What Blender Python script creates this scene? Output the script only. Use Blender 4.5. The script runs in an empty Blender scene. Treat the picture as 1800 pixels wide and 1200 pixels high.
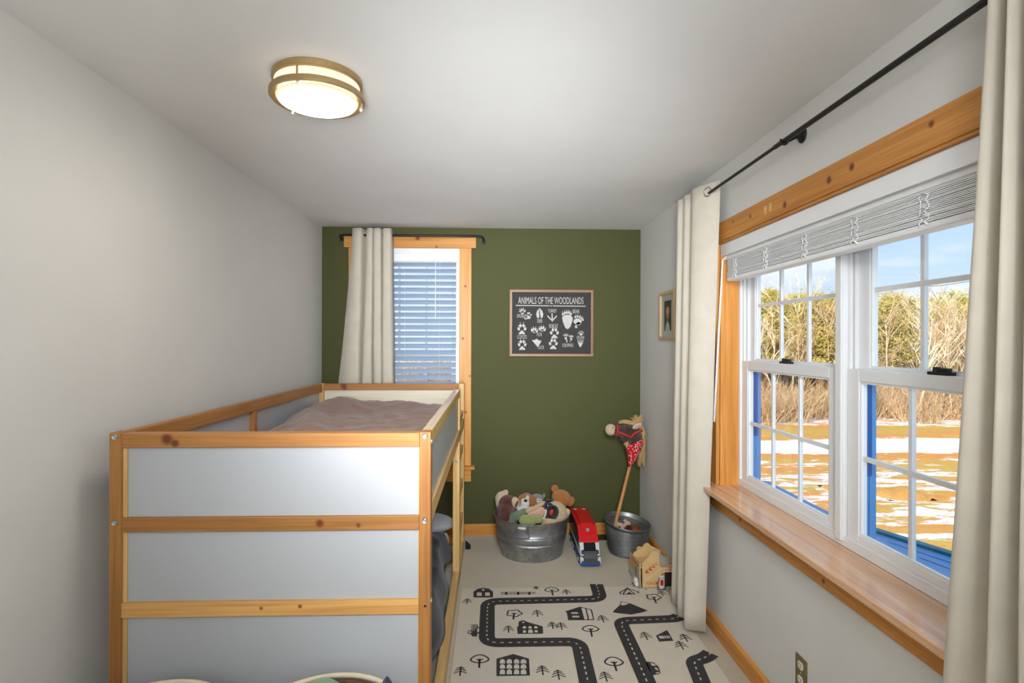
import bpy, bmesh, math, random
from mathutils import Vector, Matrix, noise as mnoise
random.seed(7)
PI = math.pi
scn = bpy.context.scene
col = scn.collection

# ---------------------------------------------------------------- camera
cd = bpy.data.cameras.new('camera'); cam = bpy.data.objects.new('camera', cd); col.objects.link(cam)
cd.sensor_width = 36.0; cd.lens = 973.3 / 1800 * 36; cd.clip_start = .02; cd.clip_end = 400
def cam_matrix(yaw, pit, rol, h):
    cy, sy = math.cos(yaw), math.sin(yaw)
    F = Vector((sy*math.cos(pit), cy*math.cos(pit), math.sin(pit))); R = Vector((cy, -sy, 0)); U = R.cross(F)
    c, s = math.cos(rol), math.sin(rol)
    R2 = c*R + s*U; U2 = -s*R + c*U
    m = Matrix((R2, U2, -F)).transposed().to_4x4(); m.translation = (0, 0, h); return m
cam.matrix_world = cam_matrix(.03479, .00091, .00293, 1.4448)
scn.camera = cam

# ---------------------------------------------------------------- view, sky, sun, room light
scn.view_settings.view_transform = 'Standard'; scn.view_settings.look = 'None'
scn.view_settings.gamma = 1.0; scn.view_settings.use_curve_mapping = False
scn.view_settings.exposure = 0.66

def lin(c): return c/12.92 if c <= .04045 else ((c+.055)/1.055)**2.4
def rgb(r, g, b): return (lin(r/255), lin(g/255), lin(b/255), 1)

wd = bpy.data.worlds.new('sky'); scn.world = wd; wd.use_nodes = True
nt = wd.node_tree; nt.nodes.clear(); N = nt.nodes.new; L = nt.links.new
out = N('ShaderNodeOutputWorld'); bg = N('ShaderNodeBackground'); tc = N('ShaderNodeTexCoord'); sep = N('ShaderNodeSeparateXYZ')
ramp = N('ShaderNodeValToRGB'); e = ramp.color_ramp.elements
e[0].position = .49; e[0].color = rgb(222, 236, 250); e[1].position = .78; e[1].color = rgb(140, 190, 240)
e2 = e.new(.56); e2.color = rgb(194, 220, 248)
mp = N('ShaderNodeMath'); mp.operation = 'MULTIPLY_ADD'; mp.inputs[1].default_value = .5; mp.inputs[2].default_value = .5
L(tc.outputs['Generated'], sep.inputs[0]); L(sep.outputs[2], mp.inputs[0]); L(mp.outputs[0], ramp.inputs[0])
mpg = N('ShaderNodeMapping'); mpg.inputs['Scale'].default_value = (2.2, 2.2, 9)
nz = N('ShaderNodeTexNoise'); nz.inputs['Scale'].default_value = 1.6; nz.inputs['Detail'].default_value = 6
L(tc.outputs['Generated'], mpg.inputs[0]); L(mpg.outputs[0], nz.inputs[0])
cr = N('ShaderNodeValToRGB'); cr.color_ramp.elements[0].position = .46; cr.color_ramp.elements[1].position = .68
L(nz.outputs[0], cr.inputs[0])
mx = N('ShaderNodeMix'); mx.data_type = 'RGBA'; L(cr.outputs[0], mx.inputs['Factor']); L(ramp.outputs[0], mx.inputs['A']); mx.inputs['B'].default_value = rgb(246, 249, 253)
L(mx.outputs['Result'], bg.inputs[0]); bg.inputs[1].default_value = .77
L(bg.outputs[0], out.inputs[0])

sd = bpy.data.lights.new('sun', 'SUN'); so = bpy.data.objects.new('sun', sd); col.objects.link(so)
sd.energy = 4.0; sd.angle = .009; sd.color = (1, .93, .80)
so.rotation_euler = Vector((.62, .62, -.48)).to_track_quat('-Z', 'Y').to_euler(); so.location = (-20, -20, 15)

def area(name, loc, d, sx, sy, power, color):
    a = bpy.data.lights.new(name, 'AREA'); a.shape = 'RECTANGLE'; a.size = sx; a.size_y = sy; a.energy = power; a.color = color
    o = bpy.data.objects.new(name, a); col.objects.link(o); o.location = loc
    o.rotation_euler = Vector(d).to_track_quat('-Z', 'Y').to_euler(); return o
# unseen fill lamps added behind the camera to brighten the room; rear wall is solid
area('rear_fill_light', (-.1, -1.42, 1.35), (0, 1, .02), 2.0, 1.7, 5, (.87, .94, 1.0))  # broad added fill, no window behind it
area('bounce_fill', (-.15, -.85, 1.6), (0, .35, 1), .6, .6, 27, (.88, .945, 1.0))  # added lamp aimed up, brightens the near half off the ceiling
fl = area('camera_fill', (0, -.3, 1.30), (.06, 3.9, .68), .4, .4, 7.4, (.9, .955, 1.0)); fl.data.spread = math.radians(48)  # added narrow beam that lifts the far ceiling and back wall
fl = area('high_fill', (.15, -.35, 2.05), (.12, 3.9, -1.2), .5, .5, 8.2, (.9, .955, 1.0)); fl.data.spread = math.radians(60)  # added second beam that lifts the far floor and corner

# ---------------------------------------------------------------- helpers: objects
ORG = {}
def prop(o, label=None, cat=None, group=None, kind=None):
    if label: o['label'] = label
    if cat: o['category'] = cat
    if group: o['group'] = group
    if kind: o['kind'] = kind
    return o
def thing(name, label, cat, loc=(0, 0, 0), group=None, kind=None):
    o = bpy.data.objects.new(name, None); col.objects.link(o); o.location = loc; o.empty_display_size = .05
    ORG[o] = Vector(loc); return prop(o, label, cat, group, kind)

class MB:
    def __init__(s): s.v = []; s.f = []; s.mi = []
    def add(s, vs, fs, mi=0):
        n = len(s.v); s.v += [tuple(v) for v in vs]; s.f += [tuple(i+n for i in f) for f in fs]; s.mi += [mi]*len(fs)
    def box(s, x0, x1, y0, y1, z0, z1, mi=0):
        s.add([(x0,y0,z0),(x1,y0,z0),(x1,y1,z0),(x0,y1,z0),(x0,y0,z1),(x1,y0,z1),(x1,y1,z1),(x0,y1,z1)],
              [(0,3,2,1),(4,5,6,7),(0,1,5,4),(1,2,6,5),(2,3,7,6),(3,0,4,7)], mi); return s
    def prism(s, pts, axis, a, b, mi=0):
        """extrude a 2-D outline along axis from a to b"""
        def P(p, t):
            return {'x': (t, p[0], p[1]), 'y': (p[0], t, p[1]), 'z': (p[0], p[1], t)}[axis]
        n = len(pts); vs = [P(p, a) for p in pts] + [P(p, b) for p in pts]
        s.add(vs, [tuple(range(n))[::-1], tuple(range(n, 2*n))] + [(i, (i+1) % n, (i+1) % n+n, i+n) for i in range(n)], mi); return s
    def tube(s, pts, r, n=8, caps=True, mi=0, closed=False):
        pts = [Vector(p) for p in pts]; m = len(pts); rs = r if isinstance(r, (list, tuple)) else [r]*m
        ref = None; vs = []
        for i, p in enumerate(pts):
            if closed: t = pts[(i+1) % m] - pts[i-1]
            else: t = pts[min(i+1, m-1)] - pts[max(i-1, 0)]
            t.normalize()
            if ref is None: ref = Vector((0, 0, 1)) if abs(t.z) < .9 else Vector((1, 0, 0))
            a = (ref - t*ref.dot(t)).normalized(); b = t.cross(a); ref = a
            vs += [p + (a*math.cos(2*PI*k/n) + b*math.sin(2*PI*k/n))*rs[i] for k in range(n)]
        fs = []
        for i in range(m if closed else m-1):
            j = (i+1) % m
            fs += [(i*n+k, i*n+(k+1) % n, j*n+(k+1) % n, j*n+k) for k in range(n)]
        if caps and not closed: fs += [tuple(range(n))[::-1], tuple(range((m-1)*n, m*n))]
        s.add(vs, fs, mi); return s
    def lathe(s, prof, c=(0, 0, 0), n=40, mi=0, close=False, axis='z'):
        vs = []
        for r, z in prof:
            for k in range(n):
                a = 2*PI*k/n; x, y = r*math.cos(a), r*math.sin(a)
                p = {'z': (x, y, z), 'x': (z, x, y), 'y': (x, z, y)}[axis]
                vs.append((c[0]+p[0], c[1]+p[1], c[2]+p[2]))
        m = len(prof); fs = []
        for i in range(m if close else m-1):
            j = (i+1) % m
            fs += [(i*n+k, i*n+(k+1) % n, j*n+(k+1) % n, j*n+k) for k in range(n)]
        s.add(vs, fs, mi); return s
    def ball(s, c, r, n=16, m=10, rot=None, mi=0):
        c = Vector(c); r = Vector(r if isinstance(r, (tuple, list)) else (r, r, r)); M = rot or Matrix.Identity(3)
        vs = [c + M @ Vector((0, 0, r.z))]
        for i in range(1, m):
            t = PI*i/m
            vs += [c + M @ Vector((r.x*math.sin(t)*math.cos(2*PI*k/n), r.y*math.sin(t)*math.sin(2*PI*k/n), r.z*math.cos(t))) for k in range(n)]
        vs.append(c + M @ Vector((0, 0, -r.z))); fs = []
        fs += [(0, 1+k, 1+(k+1) % n) for k in range(n)]
        for i in range(m-2):
            a = 1+i*n; fs += [(a+k, a+n+k, a+n+(k+1) % n, a+(k+1) % n) for k in range(n)]
        a = 1+(m-2)*n; fs += [(a+(k+1) % n, a+k, len(vs)-1) for k in range(n)]
        s.add(vs, fs, mi); return s
    def quad(s, a, b, c, d, mi=0): s.add([a, b, c, d], [(0, 1, 2, 3)], mi); return s
    def build(s, name, mats, parent=None, smooth=False, bevel=0, loc=None, label=None, cat=None, group=None, kind=None, fix=True, angle=None):
        o0 = ORG[parent] if parent is not None else Vector(loc or (0, 0, 0))
        me = bpy.data.meshes.new(name); me.from_pydata([Vector(v)-o0 for v in s.v], [], s.f)
        mats = mats if isinstance(mats, (list, tuple)) else [mats]
        for m in mats: me.materials.append(m)
        if len(mats) > 1:
            me.polygons.foreach_set('material_index', s.mi)
        if fix:
            b = bmesh.new(); b.from_mesh(me); bmesh.ops.recalc_face_normals(b, faces=b.faces); b.to_mesh(me); b.free()
        if smooth: me.shade_smooth()
        if smooth and angle: me.set_sharp_from_angle(angle=math.radians(angle))
        me.update()
        o = bpy.data.objects.new(name, me); col.objects.link(o)
        if parent is not None: o.parent = parent; ORG[o] = o0
        else: o.location = o0; ORG[o] = o0
        if bevel:
            bv = o.modifiers.new('bevel', 'BEVEL'); bv.width = bevel; bv.segments = 2; bv.limit_method = 'ANGLE'
        return prop(o, label, cat, group, kind)
def box(name, mat, parent, x0, x1, y0, y1, z0, z1, bevel=0, **k): return MB().box(x0, x1, y0, y1, z0, z1).build(name, mat, parent, bevel=bevel, **k)
def solid(o, t, off=0):
    m = o.modifiers.new('solid', 'SOLIDIFY'); m.thickness = t; m.offset = off; return o
def subs(o, n=1):
    m = o.modifiers.new('subd', 'SUBSURF'); m.levels = n; m.render_levels = n; return o
def clone(o, parent=None):
    c = o.copy(); col.objects.link(c)
    if parent is not None: c.parent = parent
    for ch in list(o.children): clone(ch, c)
    return c

# ---------------------------------------------------------------- helpers: materials
class NT:
    def __init__(s, name):
        s.m = bpy.data.materials.new(name); s.m.use_nodes = True; s.t = s.m.node_tree; s.t.nodes.clear()
        s.out = s.n('ShaderNodeOutputMaterial')
    def n(s, t, **k):
        q = s.t.nodes.new(t)
        for a, b in k.items(): setattr(q, a, b)
        return q
    def l(s, a, b): s.t.links.new(a, b)
    def bsdf(s, rough=.6, metal=0, spec=.4):
        b = s.n('ShaderNodeBsdfPrincipled'); b.inputs['Roughness'].default_value = rough; b.inputs['Metallic'].default_value = metal
        b.inputs['Specular IOR Level'].default_value = spec; s.l(b.outputs[0], s.out.inputs[0]); s.b = b; return b
    def coords(s, scale=(1, 1, 1), kind='Object', rnd=False):
        t = s.n('ShaderNodeTexCoord'); v = t.outputs[kind]
        if rnd:
            oi = s.n('ShaderNodeObjectInfo'); ad = s.n('ShaderNodeVectorMath', operation='MULTIPLY_ADD')
            ad.inputs[0].default_value = (7, 7, 7)
            cm = s.n('ShaderNodeCombineXYZ'); s.l(oi.outputs['Random'], cm.inputs[0]); s.l(oi.outputs['Random'], cm.inputs[1]); s.l(oi.outputs['Random'], cm.inputs[2])
            s.l(cm.outputs[0], ad.inputs[1]); s.l(v, ad.inputs[2]); v = ad.outputs[0]
        m = s.n('ShaderNodeMapping'); m.inputs['Scale'].default_value = scale; s.l(v, m.inputs[0]); return m.outputs[0]
    def noise(s, vec, scale, detail=3, rough=.5, dist=0):
        q = s.n('ShaderNodeTexNoise'); q.inputs['Scale'].default_value = scale; q.inputs['Detail'].default_value = detail
        q.inputs['Roughness'].default_value = rough; q.inputs['Distortion'].default_value = dist; s.l(vec, q.inputs['Vector']); return q.outputs[0]
    def ramp(s, fac, *stops):
        r = s.n('ShaderNodeValToRGB'); e = r.color_ramp.elements
        while len(e) < len(stops): e.new(.5)
        for q, (p, c) in zip(e, stops): q.position = p; q.color = c
        s.l(fac, r.inputs[0]); return r.outputs[0]
    def mix(s, fac, a, b, mode='MIX'):
        q = s.n('ShaderNodeMix', data_type='RGBA', blend_type=mode)
        for v, i in ((fac, 'Factor'), (a, 'A'), (b, 'B')):
            if hasattr(v, 'links'): s.l(v, q.inputs[i])
            else: q.inputs[i].default_value = v
        return q.outputs['Result']
    def bump(s, h, strength=.2, dist=.01):
        q = s.n('ShaderNodeBump'); q.inputs['Strength'].default_value = strength; q.inputs['Distance'].default_value = dist
        s.l(h, q.inputs['Height']); s.l(q.outputs[0], s.b.inputs['Normal'])
W1 = (1, 1, 1, 1); K1 = (0, 0, 0, 1)
def plain(name, c, rough=.6, metal=0, spec=.4, var=.06, nscale=40, bump=0, bscale=400):
    n = NT(name); n.bsdf(rough, metal, spec); v = n.coords()
    c = rgb(*c); d = tuple(x*(1-var) for x in c[:3])+(1,)
    n.l(n.ramp(n.noise(v, nscale), (.3, d), (.7, c)), n.b.inputs['Base Color'])
    if bump: n.bump(n.noise(v, bscale, 4), bump, .004)
    return n.m
def fabric(name, c, weave=900, bump=.25, rough=.9, var=.08, sheen=.2):
    n = NT(name); n.bsdf(rough, 0, .15); v = n.coords(); n.b.inputs['Sheen Weight'].default_value = sheen
    c = rgb(*c); d = tuple(x*(1-var) for x in c[:3])+(1,)
    n.l(n.ramp(n.noise(v, 14, 4), (.3, d), (.7, c)), n.b.inputs['Base Color'])
    n.bump(n.noise(v, weave, 2), bump, .002); return n.m
def plush(name, c, c2=None, rough=.95):
    n = NT(name); n.bsdf(rough, 0, .1); v = n.coords(); n.b.inputs['Sheen Weight'].default_value = .35
    c = rgb(*c); c2 = rgb(*c2) if c2 else tuple(x*.6 for x in c[:3])+(1,)
    n.l(n.ramp(n.noise(v, 160, 5, .7), (.35, c2), (.62, c)), n.b.inputs['Base Color'])
    n.bump(n.noise(v, 260, 4, .7), .9, .006); return n.m
def wood(name, axis, base, dark, rough=.42, knots=(), vor=True, var=.12, knot_r=.018):
    """pine: grain stretched along one axis, growth bands, dark knots; knots = points in object space"""
    n = NT(name); n.bsdf(rough, 0, .35)
    sc = [26, 26, 26]; sc['xyz'.index(axis)] = 1.3
    v = n.coords(tuple(sc), rnd=True); base = rgb(*base); dark = rgb(*dark)
    g = n.noise(v, 1.0, 5, .6, .8)
    c = n.ramp(g, (.28, dark), (.5, base), (.75, tuple(min(1, x*(1+var)) for x in base[:3])+(1,)))
    sc2 = [150, 150, 150]; sc2['xyz'.index(axis)] = 3
    f = n.noise(n.coords(tuple(sc2), rnd=True), 1.0, 2)
    c = n.mix(n.ramp(f, (.35, (.55,)*3+(1,)), (.6, K1)), c, dark)
    # board-to-board tone
    oi = n.n('ShaderNodeObjectInfo'); hs = n.n('ShaderNodeHueSaturation')
    mr = n.n('ShaderNodeMapRange'); mr.inputs['To Min'].default_value = .88; mr.inputs['To Max'].default_value = 1.1
    n.l(oi.outputs['Random'], mr.inputs[0]); n.l(mr.outputs[0], hs.inputs['Value']); n.l(c, hs.inputs['Color']); c = hs.outputs[0]
    kd = rgb(96, 40, 18)
    if vor:
        sc3 = [6.5, 6.5, 6.5]; sc3['xyz'.index(axis)] = 2.6
        vo = n.n('ShaderNodeTexVoronoi'); vo.inputs['Scale'].default_value = 1; n.l(n.coords(tuple(sc3), rnd=True), vo.inputs['Vector'])
        c = n.mix(n.ramp(vo.outputs['Distance'], (.035, (.85,)*3+(1,)), (.075, K1)), c, kd)
    t = n.n('ShaderNodeTexCoord')
    for k in knots:
        p = k[:3]; r = k[3] if len(k) > 3 else knot_r
        d = n.n('ShaderNodeVectorMath', operation='DISTANCE'); n.l(t.outputs['Object'], d.inputs[0]); d.inputs[1].default_value = p
        c = n.mix(n.ramp(d.outputs['Value'], (r*.45, (.9,)*3+(1,)), (r, K1)), c, kd)
    n.l(c, n.b.inputs['Base Color']); n.bump(f, .08, .002); return n.m
def emit(name, c, s):
    n = NT(name); e = n.n('ShaderNodeEmission'); e.inputs[0].default_value = rgb(*c); e.inputs[1].default_value = s; n.l(e.outputs[0], n.out.inputs[0]); return n.m

M = {}
def painted(name, c, bump=.06):
    n = NT(name); n.bsdf(.75, 0, .25); v = n.coords(); c = rgb(*c); d = tuple(x*.97 for x in c[:3])+(1,)
    n.l(n.ramp(n.noise(v, 3, 4), (.35, d), (.65, c)), n.b.inputs['Base Color']); n.bump(n.noise(v, 220, 3), bump, .002); return n.m
M['wall'] = painted('greige wall paint', (220, 218, 213))
M['green'] = painted('olive green wall paint', (77, 78, 44))
M['ceil'] = painted('white ceiling paint', (234, 233, 231))
n = NT('beige carpet'); n.bsdf(.98, 0, .05); v = n.coords(); n.b.inputs['Sheen Weight'].default_value = .2
n.l(n.mix(n.ramp(n.noise(v, 5, 3), (.3, (.6,)*3+(1,)), (.7, K1)), n.ramp(n.noise(v, 420, 3, .7), (.3, rgb(196, 181, 156)), (.7, rgb(230, 216, 194))), rgb(208, 193, 168)), n.b.inputs['Base Color'])
n.bump(n.noise(v, 500, 3, .7), .8, .006); M['carpet'] = n.m
HB, HD = (216, 150, 74), (186, 118, 48)
for a in 'xyz': M['pine_'+a] = wood('varnished knotty pine '+a, a, HB, HD)
M['sill'] = wood('varnished pine sill', 'y', (216, 174, 138), (194, 144, 104), rough=.16, vor=False)
KB, KD = (174, 121, 66), (148, 94, 44)
for a in 'xyz': M['kura_'+a] = wood('oiled bed pine '+a, a, KB, KD, rough=.5, vor=False)
M['pale_x'] = wood('pale unfinished pine x', 'x', (224, 196, 150), (206, 172, 120), vor=False)
for a in 'yz': M['pale_'+a] = wood('pale bed pine '+a, a, (214, 176, 116), (196, 150, 88), vor=False)
M['laminate'] = plain('white laminate', (180, 181, 183), .22, var=.02, nscale=3)
M['ply'] = wood('whitewashed ply', 'x', (222, 212, 194), (208, 194, 170), vor=False)
M['vinyl'] = plain('white window vinyl', (234, 234, 234), .3, var=.02, nscale=5)
M['blind'] = plain('white faux wood blind', (240, 240, 240), .35, var=.02, nscale=8)
M['linen'] = fabric('cream linen', (204, 194, 178))
M['black'] = plain('black iron', (44, 43, 43), .45, .3, var=.2)
M['bluepaint'] = plain('blue exterior paint', (88, 150, 210), .5, var=.06)
M['bluedark'] = plain('deep blue exterior paint', (30, 88, 160), .5, var=.06)
M['teal'] = plain('weathered teal metal edge', (70, 140, 160), .6, var=.3, nscale=15)
M['print'] = plain('charcoal print', (56, 54, 55), .7, var=.08)
M['steel'] = plain('zinc plated steel', (190, 190, 188), .3, .9, var=.1)
n = NT('window glass'); tr = n.n('ShaderNodeBsdfTransparent'); tr.inputs[0].default_value = (.97, .98, .98, 1); gl = n.n('ShaderNodeBsdfGlossy'); gl.inputs['Roughness'].default_value = .02
fr = n.n('ShaderNodeLayerWeight'); fr.inputs['Blend'].default_value = .5; pw_ = n.n('ShaderNodeMath', operation='POWER'); n.l(fr.outputs['Facing'], pw_.inputs[0]); pw_.inputs[1].default_value = 4.0
ma_ = n.n('ShaderNodeMath', operation='MULTIPLY_ADD'); n.l(pw_.outputs[0], ma_.inputs[0]); ma_.inputs[1].default_value = .45; ma_.inputs[2].default_value = .02
ms = n.n('ShaderNodeMixShader'); n.l(ma_.outputs[0], ms.inputs[0]); n.l(tr.outputs[0], ms.inputs[1]); n.l(gl.outputs[0], ms.inputs[2]); n.l(ms.outputs[0], n.out.inputs[0]); M['glass'] = n.m

# ================================================================ ROOM SHELL
XL, XR, YB, HC, YR = -1.270, 1.1185, 4.163, 2.2987, -1.5
box('floor', M['carpet'], None, XL-.1, XR+.16, YR-.1, YB+.16, -.12, 0, kind='structure', label='beige carpet floor of the narrow bedroom')
box('ceiling', M['ceil'], None, XL-.1, XR+.16, YR-.1, YB+.16, HC, HC+.12, kind='structure', label='flat white ceiling')
box('wall_left', M['wall'], None, XL-.1, XL, YR, YB, 0, HC, kind='structure', label='pale greige wall beside the bed')
box('wall_rear', M['wall'], None, XL-.1, XR+.16, YR-.1, YR, 0, HC, kind='structure', label='wall behind the camera')
# window openings
BW = (-.98, -.25, .505, 2.144)     # back wall opening x0,x1,z0,z1
RW = (1.075, 2.69, .722, 1.9345)  # right wall opening y0,y1,z0,z1
m = MB(); m.box(XL-.1, BW[0], YB, YB+.16, 0, HC); m.box(BW[1], XR+.16, YB, YB+.16, 0, HC); m.box(BW[0], BW[1], YB, YB+.16, 0, BW[2]); m.box(BW[0], BW[1], YB, YB+.16, BW[3], HC)
m.build('wall_back', M['green'], None, kind='structure', label='olive green accent wall at the far end')
m = MB(); m.box(XR, XR+.16, YR, RW[0], 0, HC); m.box(XR, XR+.16, RW[1], YB, 0, HC); m.box(XR, XR+.16, RW[0], RW[1], 0, RW[2]); m.box(XR, XR+.16, RW[0], RW[1], RW[3], HC)
m.build('wall_right', M['wall'], None, kind='structure', label='pale greige wall with the wide window')
def baseboard(name, x0, x1, y0, y1, ax, label):
    m = MB(); t = .018; h = .082
    if ax == 'y': m.prism([(x0, 0), (x1, 0), (x1, h), (x0+.006, h), (x0, h-.008)], 'y', y0, y1)
    elif ax == 'Y': m.prism([(x0, 0), (x1, 0), (x1, h-.008), (x1-.006, h), (x0, h)], 'y', y0, y1)
    else: m.prism([(y0, 0), (y1, 0), (y1, h), (y0+.006, h), (y0, h-.008)], 'x', x0, x1)
    m.build(name, M['pine_x' if ax == 'x' else 'pine_y'], None, kind='structure', label=label)
baseboard('baseboard_back', XL, XR, YB-.018, YB, 'x', 'honey pine baseboard under the green wall')
baseboard('baseboard_right', XR-.018, XR, YR, YB-.018, 'y', 'honey pine baseboard under the wide window')
baseboard('baseboard_left', XL, XL+.018, YR, YB-.018, 'Y', 'honey pine baseboard behind the bed')

# ---------------------------------------------------------------- window_1 : wide double window, right wall
w1 = thing('window_1', 'wide white double window with pine casing in the right wall', 'window', (XR, 1.883, .7457), kind='structure')
Y0, Y1, Z0, Z1 = RW
def loc_knots(parent, pts): return [tuple(Vector(p[:3])-ORG[parent]) + tuple(p[3:]) for p in pts]
hk = [(XR-.02, 1.352, 1.995, .012), (XR-.02, 1.66, 1.985, .016), (XR-.02, 1.775, 1.978, .017), (XR-.02, 2.05, 1.965, .017), (XR-.02, 2.33, 1.985, .012), (XR-.02, 2.50, 2.0, .009)]
M['header'] = wood('varnished knotty pine header', 'y', HB, HD, vor=False, knots=loc_knots(w1, hk))
box('head_casing', M['header'], w1, XR-.02, XR, .95, 2.79, 1.9345, 2.026, .002, label='knotty pine board over the wide window')
box('filled_screw_patch', M['pale_y'], w1, XR-.0212, XR-.0195, 2.19, 2.208, 1.962, 1.995)
box('filled_screw_patch', M['pale_y'], w1, XR-.0212, XR-.0195, 2.15, 2.166, 1.966, 1.998)
box('side_casing', M['pine_z'], w1, XR-.018, XR, 2.69, 2.765, .7457, 1.9345, .002)
box('side_casing', M['pine_z'], w1, XR-.018, XR, 1.0, 1.075, .7457, 1.9345, .002)
box('side_jamb', M['pine_z'], w1, XR, 1.21, 2.683, 2.692, .7457, 1.9345)
box('side_jamb', M['pine_z'], w1, XR, 1.21, 1.073, 1.082, .7457, 1.9345)
box('head_jamb', M['pine_y'], w1, XR-.012, 1.21, 1.082, 2.683, 1.926, 1.9345)
box('stool', M['sill'], w1, XR-.092, 1.21, 1.17, 2.80, .722, .7457, .004, label='glossy varnished pine window sill board')
M['apron'] = wood('varnished pine apron', 'y', HB, HD, vor=False, knots=loc_knots(w1, [(XR-.02, 2.42, .66, .012), (XR-.02, 1.45, .69, .012), (XR-.02, 1.80, .655, .010)]))
box('apron', M['apron'], w1, XR-.02, XR, 1.0, 2.765, .632, .722, .002)
XF = 1.2075
# vinyl frame
m = MB(); m.box(XF, 1.31, 2.664, 2.684, .7457, 1.93); m.box(XF, 1.31, 1.082, 1.102, .7457, 1.93); m.box(XF, 1.31, 1.102, 2.664, .7457, .772); m.box(XF, 1.31, 1.102, 2.664, 1.90, 1.93)
m.box(XF-.004, 1.31, 1.862, 1.902, .765, 1.90); m.box(XF-.010, XF, 1.866, 1.898, .765, 1.90); m.box(XF, XF+.012, 1.102, 2.664, .772, .782)
m.build('frame', M['vinyl'], w1, bevel=.002)
# balance tracks beside the upper sashes
for ya, yb in ((2.650, 2.664), (1.902, 1.914), (1.850, 1.862), (1.102, 1.114)):
    m = MB(); m.box(XF+.012, XF+.02, ya, yb, 1.35, 1.90); m.box(XF+.03, XF+.045, ya, yb, 1.35, 1.90); m.build('balance_track', M['vinyl'], w1)
def sash(ya, yb, za, zb, xa, sw, bot, top, name):
    m = MB(); x1 = xa+.030
    m.box(xa, x1, ya, ya+sw, za, zb); m.box(xa, x1, yb-sw, yb, za, zb); m.box(xa, x1, ya+sw, yb-sw, za, za+bot); m.box(xa, x1, ya+sw, yb-sw, zb-top, zb)
    s = m.build('sash', M['vinyl'], w1, bevel=.002)
    gy0, gy1, gz0, gz1 = ya+sw, yb-sw, za+bot, zb-top; gx = xa+.016; t = .0065
    # glazing bead
    m = MB(); b = .007
    for q in (gx-.012,): 
        m.box(q, q+.010, gy0, gy0+b, gz0, gz1); m.box(q, q+.010, gy1-b, gy1, gz0, gz1); m.box(q, q+.010, gy0+b, gy1-b, gz0, gz0+b); m.box(q, q+.010, gy0+b, gy1-b, gz1-b, gz1)
    m.build('glazing_bead', M['vinyl'], s)
    ys = [gy0+(gy1-gy0)*i/3 for i in range(4)]; zs = [gz0, (gz0+gz1)/2, gz1]
    for y in ys[1:3]: box('muntin', M['vinyl'], s, gx-.005, gx+.008, y-t*1.1, y+t*1.1, gz0, gz1)
    for k in range(3): box('muntin', M['vinyl'], s, gx-.005, gx+.008, ys[k]+(t if k else 0), ys[k+1]-(t if k < 2 else 0), zs[1]-t*1.15, zs[1]+t*1.15)
    for i in range(3):
        for j in range(2):
            box('pane', M['glass'], s, gx-.001, gx+.001, ys[i], ys[i+1], zs[j], zs[j+1])
    return s
for ya, yb in ((1.902, 2.668), (1.098, 1.862)):
    sash(ya+.004, yb-.004, .782, 1.357, 1.2165, .058, .024, .040, 'lower')
    sash(ya+.012, yb-.012, 1.330, 1.915, 1.2515, .052, .032, .035, 'upper')
    yc = (ya+yb)/2+.002
    m = MB(); m.box(1.222, 1.246, yc-.036, yc+.036, 1.357, 1.366); m.box(1.226, 1.240, yc-.030, yc+.018, 1.366, 1.377); m.lathe([(0, 0), (.011, 0), (.011, .014), (0, .014)], (1.234, yc+.014, 1.365), 14)
    m.build('sash_lock', M['black'], w1, bevel=.0015)
# exterior blue jambs and porch roof
for ya, yb in ((2.612, 2.668), (1.814, 1.858), (1.906, 1.935), (1.10, 1.135)):
    m = MB(); m.box(1.247, 1.262, ya, yb, .775, 1.33); m.box(1.262, 1.284, ya-.004 if ya > 2 or ya == 1.814 else ya, yb, .775, 1.33)
    m.build('exterior_jamb', M['bluepaint'], w1)
    box('screen_track', M['bluedark'], w1, 1.252, 1.268, ya-.006, ya+.004, 1.0, 1.33)
box('exterior_sill', M['bluepaint'], w1, 1.285, 1.36, 1.08, 2.69, .735, .762)

# ---------------------------------------------------------------- window_2 : narrow window, back wall
w2 = thing('window_2', 'narrow white window with pine casing in the green wall', 'window', (-.615, YB, .505), kind='structure')
M['casing2'] = wood('varnished knotty pine casing', 'z', (208, 146, 70), (182, 118, 48), vor=False, knots=loc_knots(w2, [(-.205, YB-.02, 1.86, .012), (-.222, YB-.02, 1.47, .013), (-.17, YB-.02, 1.19, .010), (-.2, YB-.02, .92, .012)]))
M['head2'] = wood('varnished knotty pine head', 'x', HB, HD, vor=False, knots=loc_knots(w2, [(-.56, YB-.025, 2.215, .022), (-.755, YB-.025, 2.19, .02), (-.42, YB-.025, 2.15, .012)]))
box('head_casing', M['head2'], w2, -1.1035, -.1266, YB-.025, YB, 2.144, 2.232, .002)
box('side_casing', M['casing2'], w2, -.25, -.160, YB-.02, YB, .522, 2.144, .002)
box('side_casing', M['pine_z'], w2, -1.07, -.98, YB-.02, YB, .522, 2.144, .002)
box('stool', M['pine_x'], w2, -1.10, -.132, YB-.06, YB+.10, .498, .522, .003)
box('apron', M['pine_x'], w2, -1.07, -.160, YB-.02, YB, .402, .498, .002)
m = MB()
for a, b in ((-.98, -.955), (-.275, -.25)): m.box(a, b, YB, YB+.15, .522, 2.144)
m.box(-.955, -.275, YB, YB+.15, 2.10, 2.144); m.box(-.955, -.275, YB, YB+.15, .522, .548)
m.build('frame', M['vinyl'], w2, bevel=.002)
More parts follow.
